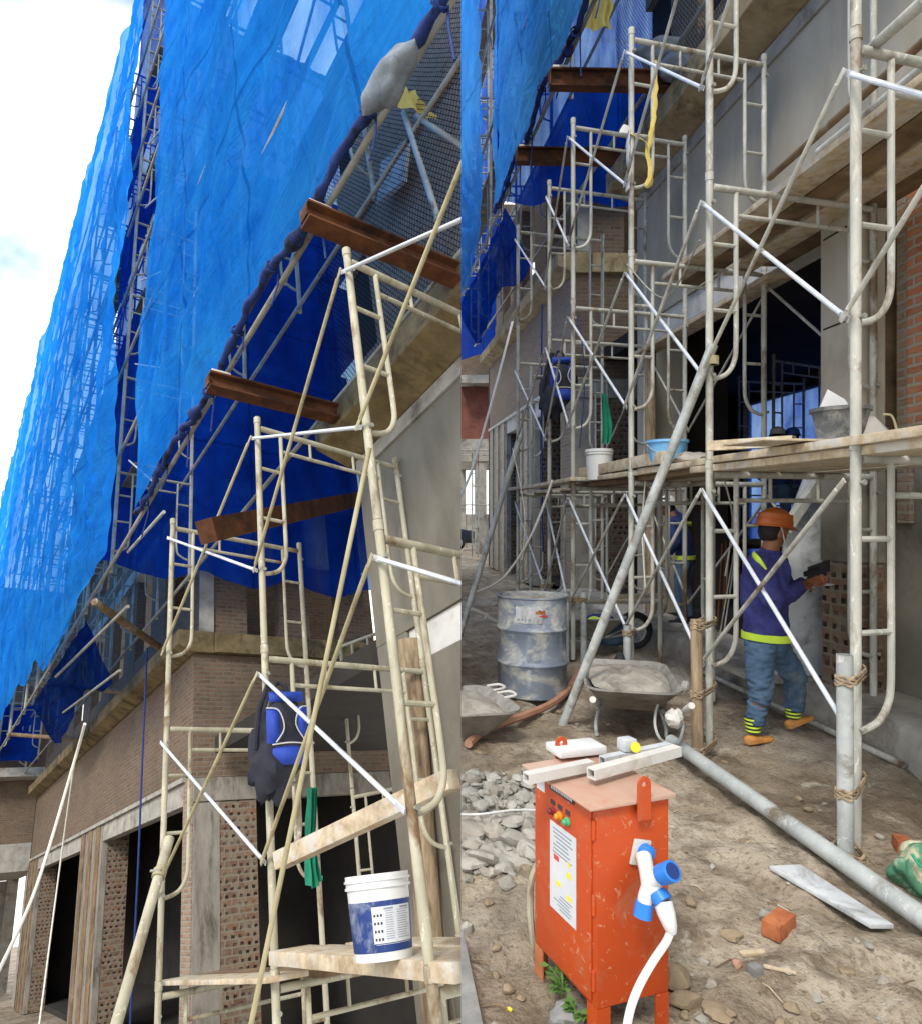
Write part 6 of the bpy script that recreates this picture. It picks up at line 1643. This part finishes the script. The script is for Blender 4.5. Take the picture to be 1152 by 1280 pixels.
def standing(T, feet, h, face, mats, helmet, arm=None, Yz=0, lean=0.0, fine=.012, band_=True):
    """standing worker; face is the direction the person looks towards"""
    fw = V3(face).normalized(); lat = V3((-fw.y, fw.x, 0)); b = V3(feet); k = h / 1.72
    at = lambda f, l, z: b + (fw * (f + lean * max(0, z - .85) ** 1.5) + lat * l + V3((0, 0, z))) * k
    hc = at(.03, 0, 1.56)
    g = G(); limb(g, [at(0, 0, 1.25), at(.0, 0, 1.42), at(.02, 0, 1.52)], [.09 * k, .058 * k, .055 * k], 12)
    g.join(head_g(hc, fw + V3((0, 0, -.1)), (0, 0, 1), k))
    arms = []
    for s_ in (-1, 1):
        sh = at(0, s_ * .19, 1.38)
        if arm and s_ == arm[0]: el, ha = at(*arm[1]), at(*arm[2])
        else: el, ha = at(-.02, s_ * .25, 1.10), at(.14, s_ * .22, .92)
        arms.append((sh, el, ha)); limb(g, [sh, el, ha], [.045 * k, .038 * k, .027 * k], 10)
        hand(g, ha, (ha - el) + V3((0, 0, .02)), fw * .3 - lat * s_, .6, .95 * k, s_)
    for s_ in (-1, 1): limb(g, [at(0, s_ * .10, .86), at(.03, s_ * .11, .46), at(-.01, s_ * .11, .07)], [.08 * k, .055 * k, .036 * k], 10)
    limb(g, [at(0, 0, .82), at(0, 0, 1.3)], [.13 * k, .14 * k], 12, .65, lat)
    ob('body', g, M['skin'], T, remesh=fine, smooth=180)
    g = G(); limb(g, [at(0, 0, .84), at(0, 0, 1.0), at(0, 0, 1.2), at(0, 0, 1.36), at(0, 0, 1.43)], [.165 * k, .16 * k, .185 * k, .17 * k, .075 * k], 18, .66, lat)
    for sh, el, ha in arms: limb(g, [sh - V3((0, 0, .0)), (sh + el) / 2, el, ha - (ha - el) * .15], [.078 * k, .068 * k, .06 * k, .046 * k], 12)
    rough(g, .012, 9, 3); ob('shirt', g, M[mats[0]], T, remesh=fine, smooth=180, wrinkle=(.010, 9, .8))
    g = G(); limb(g, [at(0, 0, .92), at(0, 0, .8)], [.155 * k, .145 * k], 16, .72, lat)
    for s_ in (-1, 1): limb(g, [at(0, s_ * .085, .84), at(.02, s_ * .10, .65), at(.03, s_ * .11, .46), at(-.01, s_ * .11, .06)], [.105 * k, .09 * k, .075 * k, .062 * k], 12)
    rough(g, .011, 11, 7); ob('jeans', g, M[mats[1]], T, remesh=fine, smooth=180)
    if band_:
        ob('hem_band', band(G(), at(0, 0, .885), (0, 0, 1), .178 * k, .055 * k, 22, .70, lat), M['hivis'], T, smooth=60)
        ob('shoulder_band', G().path([at(-.14, -.16, 1.34), at(-.145, 0, 1.345), at(-.14, .16, 1.36)], .03 * k, 8, sq=.35), M['hivis'], T, smooth=60)
    for s_ in (-1, 1): ob('shoe', shoe_g(at(-.08, s_ * .11, .0), at(.18, s_ * .12, .0)), M['black'], T, smooth=50)
    ob('helmet', helmet_g(hc + V3((0, 0, .03)), fw + V3((0, 0, -.1)), (0, 0, 1), 1.02 * k), M[helmet], T, smooth=50)
    ob('hair', G().blob(hc - fw * .022 * k + V3((0, 0, .0)), (.082 * k, .082 * k, .09 * k), 3, .06, 2, 14, 10), M['hair'], T)
q = pt('R', 856, 640, 1, 8.6)
T = thing('person', 'worker in white helmet and navy shirt with fluorescent bands standing behind the scaffold', 'person', (q.x, q.y, .262))
standing(T, (q.x, q.y, .262), 1.53, (-.72, .69, 0), ('jacket_navy', 'jeans'), 'helmet_w', (-1, (.10, -.33, 1.50), (.12, -.20, 1.74)), lean=.36)
for i, (u, hm, mt) in enumerate(((975, 'helmet_w', 'jacket_navy'), (993, 'helmet_b', 'jacket'))):
    p = MI['B'] @ P(u, 530, 10.3 + .15 * i)
    w = MS['B'] @ V3((p.x, 10.2 + .1 * i, 1.182))
    T = thing('person', ('worker in white helmet standing on the trestle boards in the hall', 'worker in blue helmet standing on the trestle boards in the hall')[i], 'person', w)
    standing(T, w, 1.66, (-.2, 1, 0) if i else (.5, .8, 0), (mt, 'jeans'), hm, band_=False, fine=.016)
# ---------------------------------------------------------------- the two yards meet at one upright plane; nothing of one reaches into the other
bpy.context.view_layer.update()
SEAM_N = V3((1, -96 / FOC, 0)).normalized()
def trim():
    for o in list(SC.objects):
        if o.type != 'MESH': continue
        sd = SIDE.get(o)
        if sd is None: continue
        sgn = -1 if sd == 'L' else 1
        mw = o.matrix_world
        ds = [sgn * (mw @ V3(c) - CAM).dot(SEAM_N) for c in o.bound_box]
        if min(ds) > -.001: continue
        if max(ds) < .001:
            bpy.data.objects.remove(o); continue
        me = o.data
        bm = bmesh.new(); bm.from_mesh(me); bm.transform(mw)
        r = bmesh.ops.bisect_plane(bm, geom=bm.verts[:] + bm.edges[:] + bm.faces[:], plane_co=CAM + SEAM_N * 0, plane_no=SEAM_N * sgn, clear_inner=True, clear_outer=False)
        ce = [e for e in r['geom_cut'] if isinstance(e, bmesh.types.BMEdge) and e.is_valid and len(e.link_faces) == 1]
        if ce and not o.get('open'):
            try: bmesh.ops.holes_fill(bm, edges=ce, sides=0)
            except Exception: pass
        if len(bm.faces) == 0:
            bm.free(); bpy.data.objects.remove(o); continue
        bm.transform(mw.inverted())
        nm = me.copy() if me.users > 1 else me
        bm.to_mesh(nm); bm.free()
        if nm is not me: o.data = nm
    for _ in range(2):
        for o in list(SC.objects):
            if o.type == 'EMPTY' and not o.children: bpy.data.objects.remove(o)
trim()
for o in SC.objects:
    if 'open' in o: del o['open']
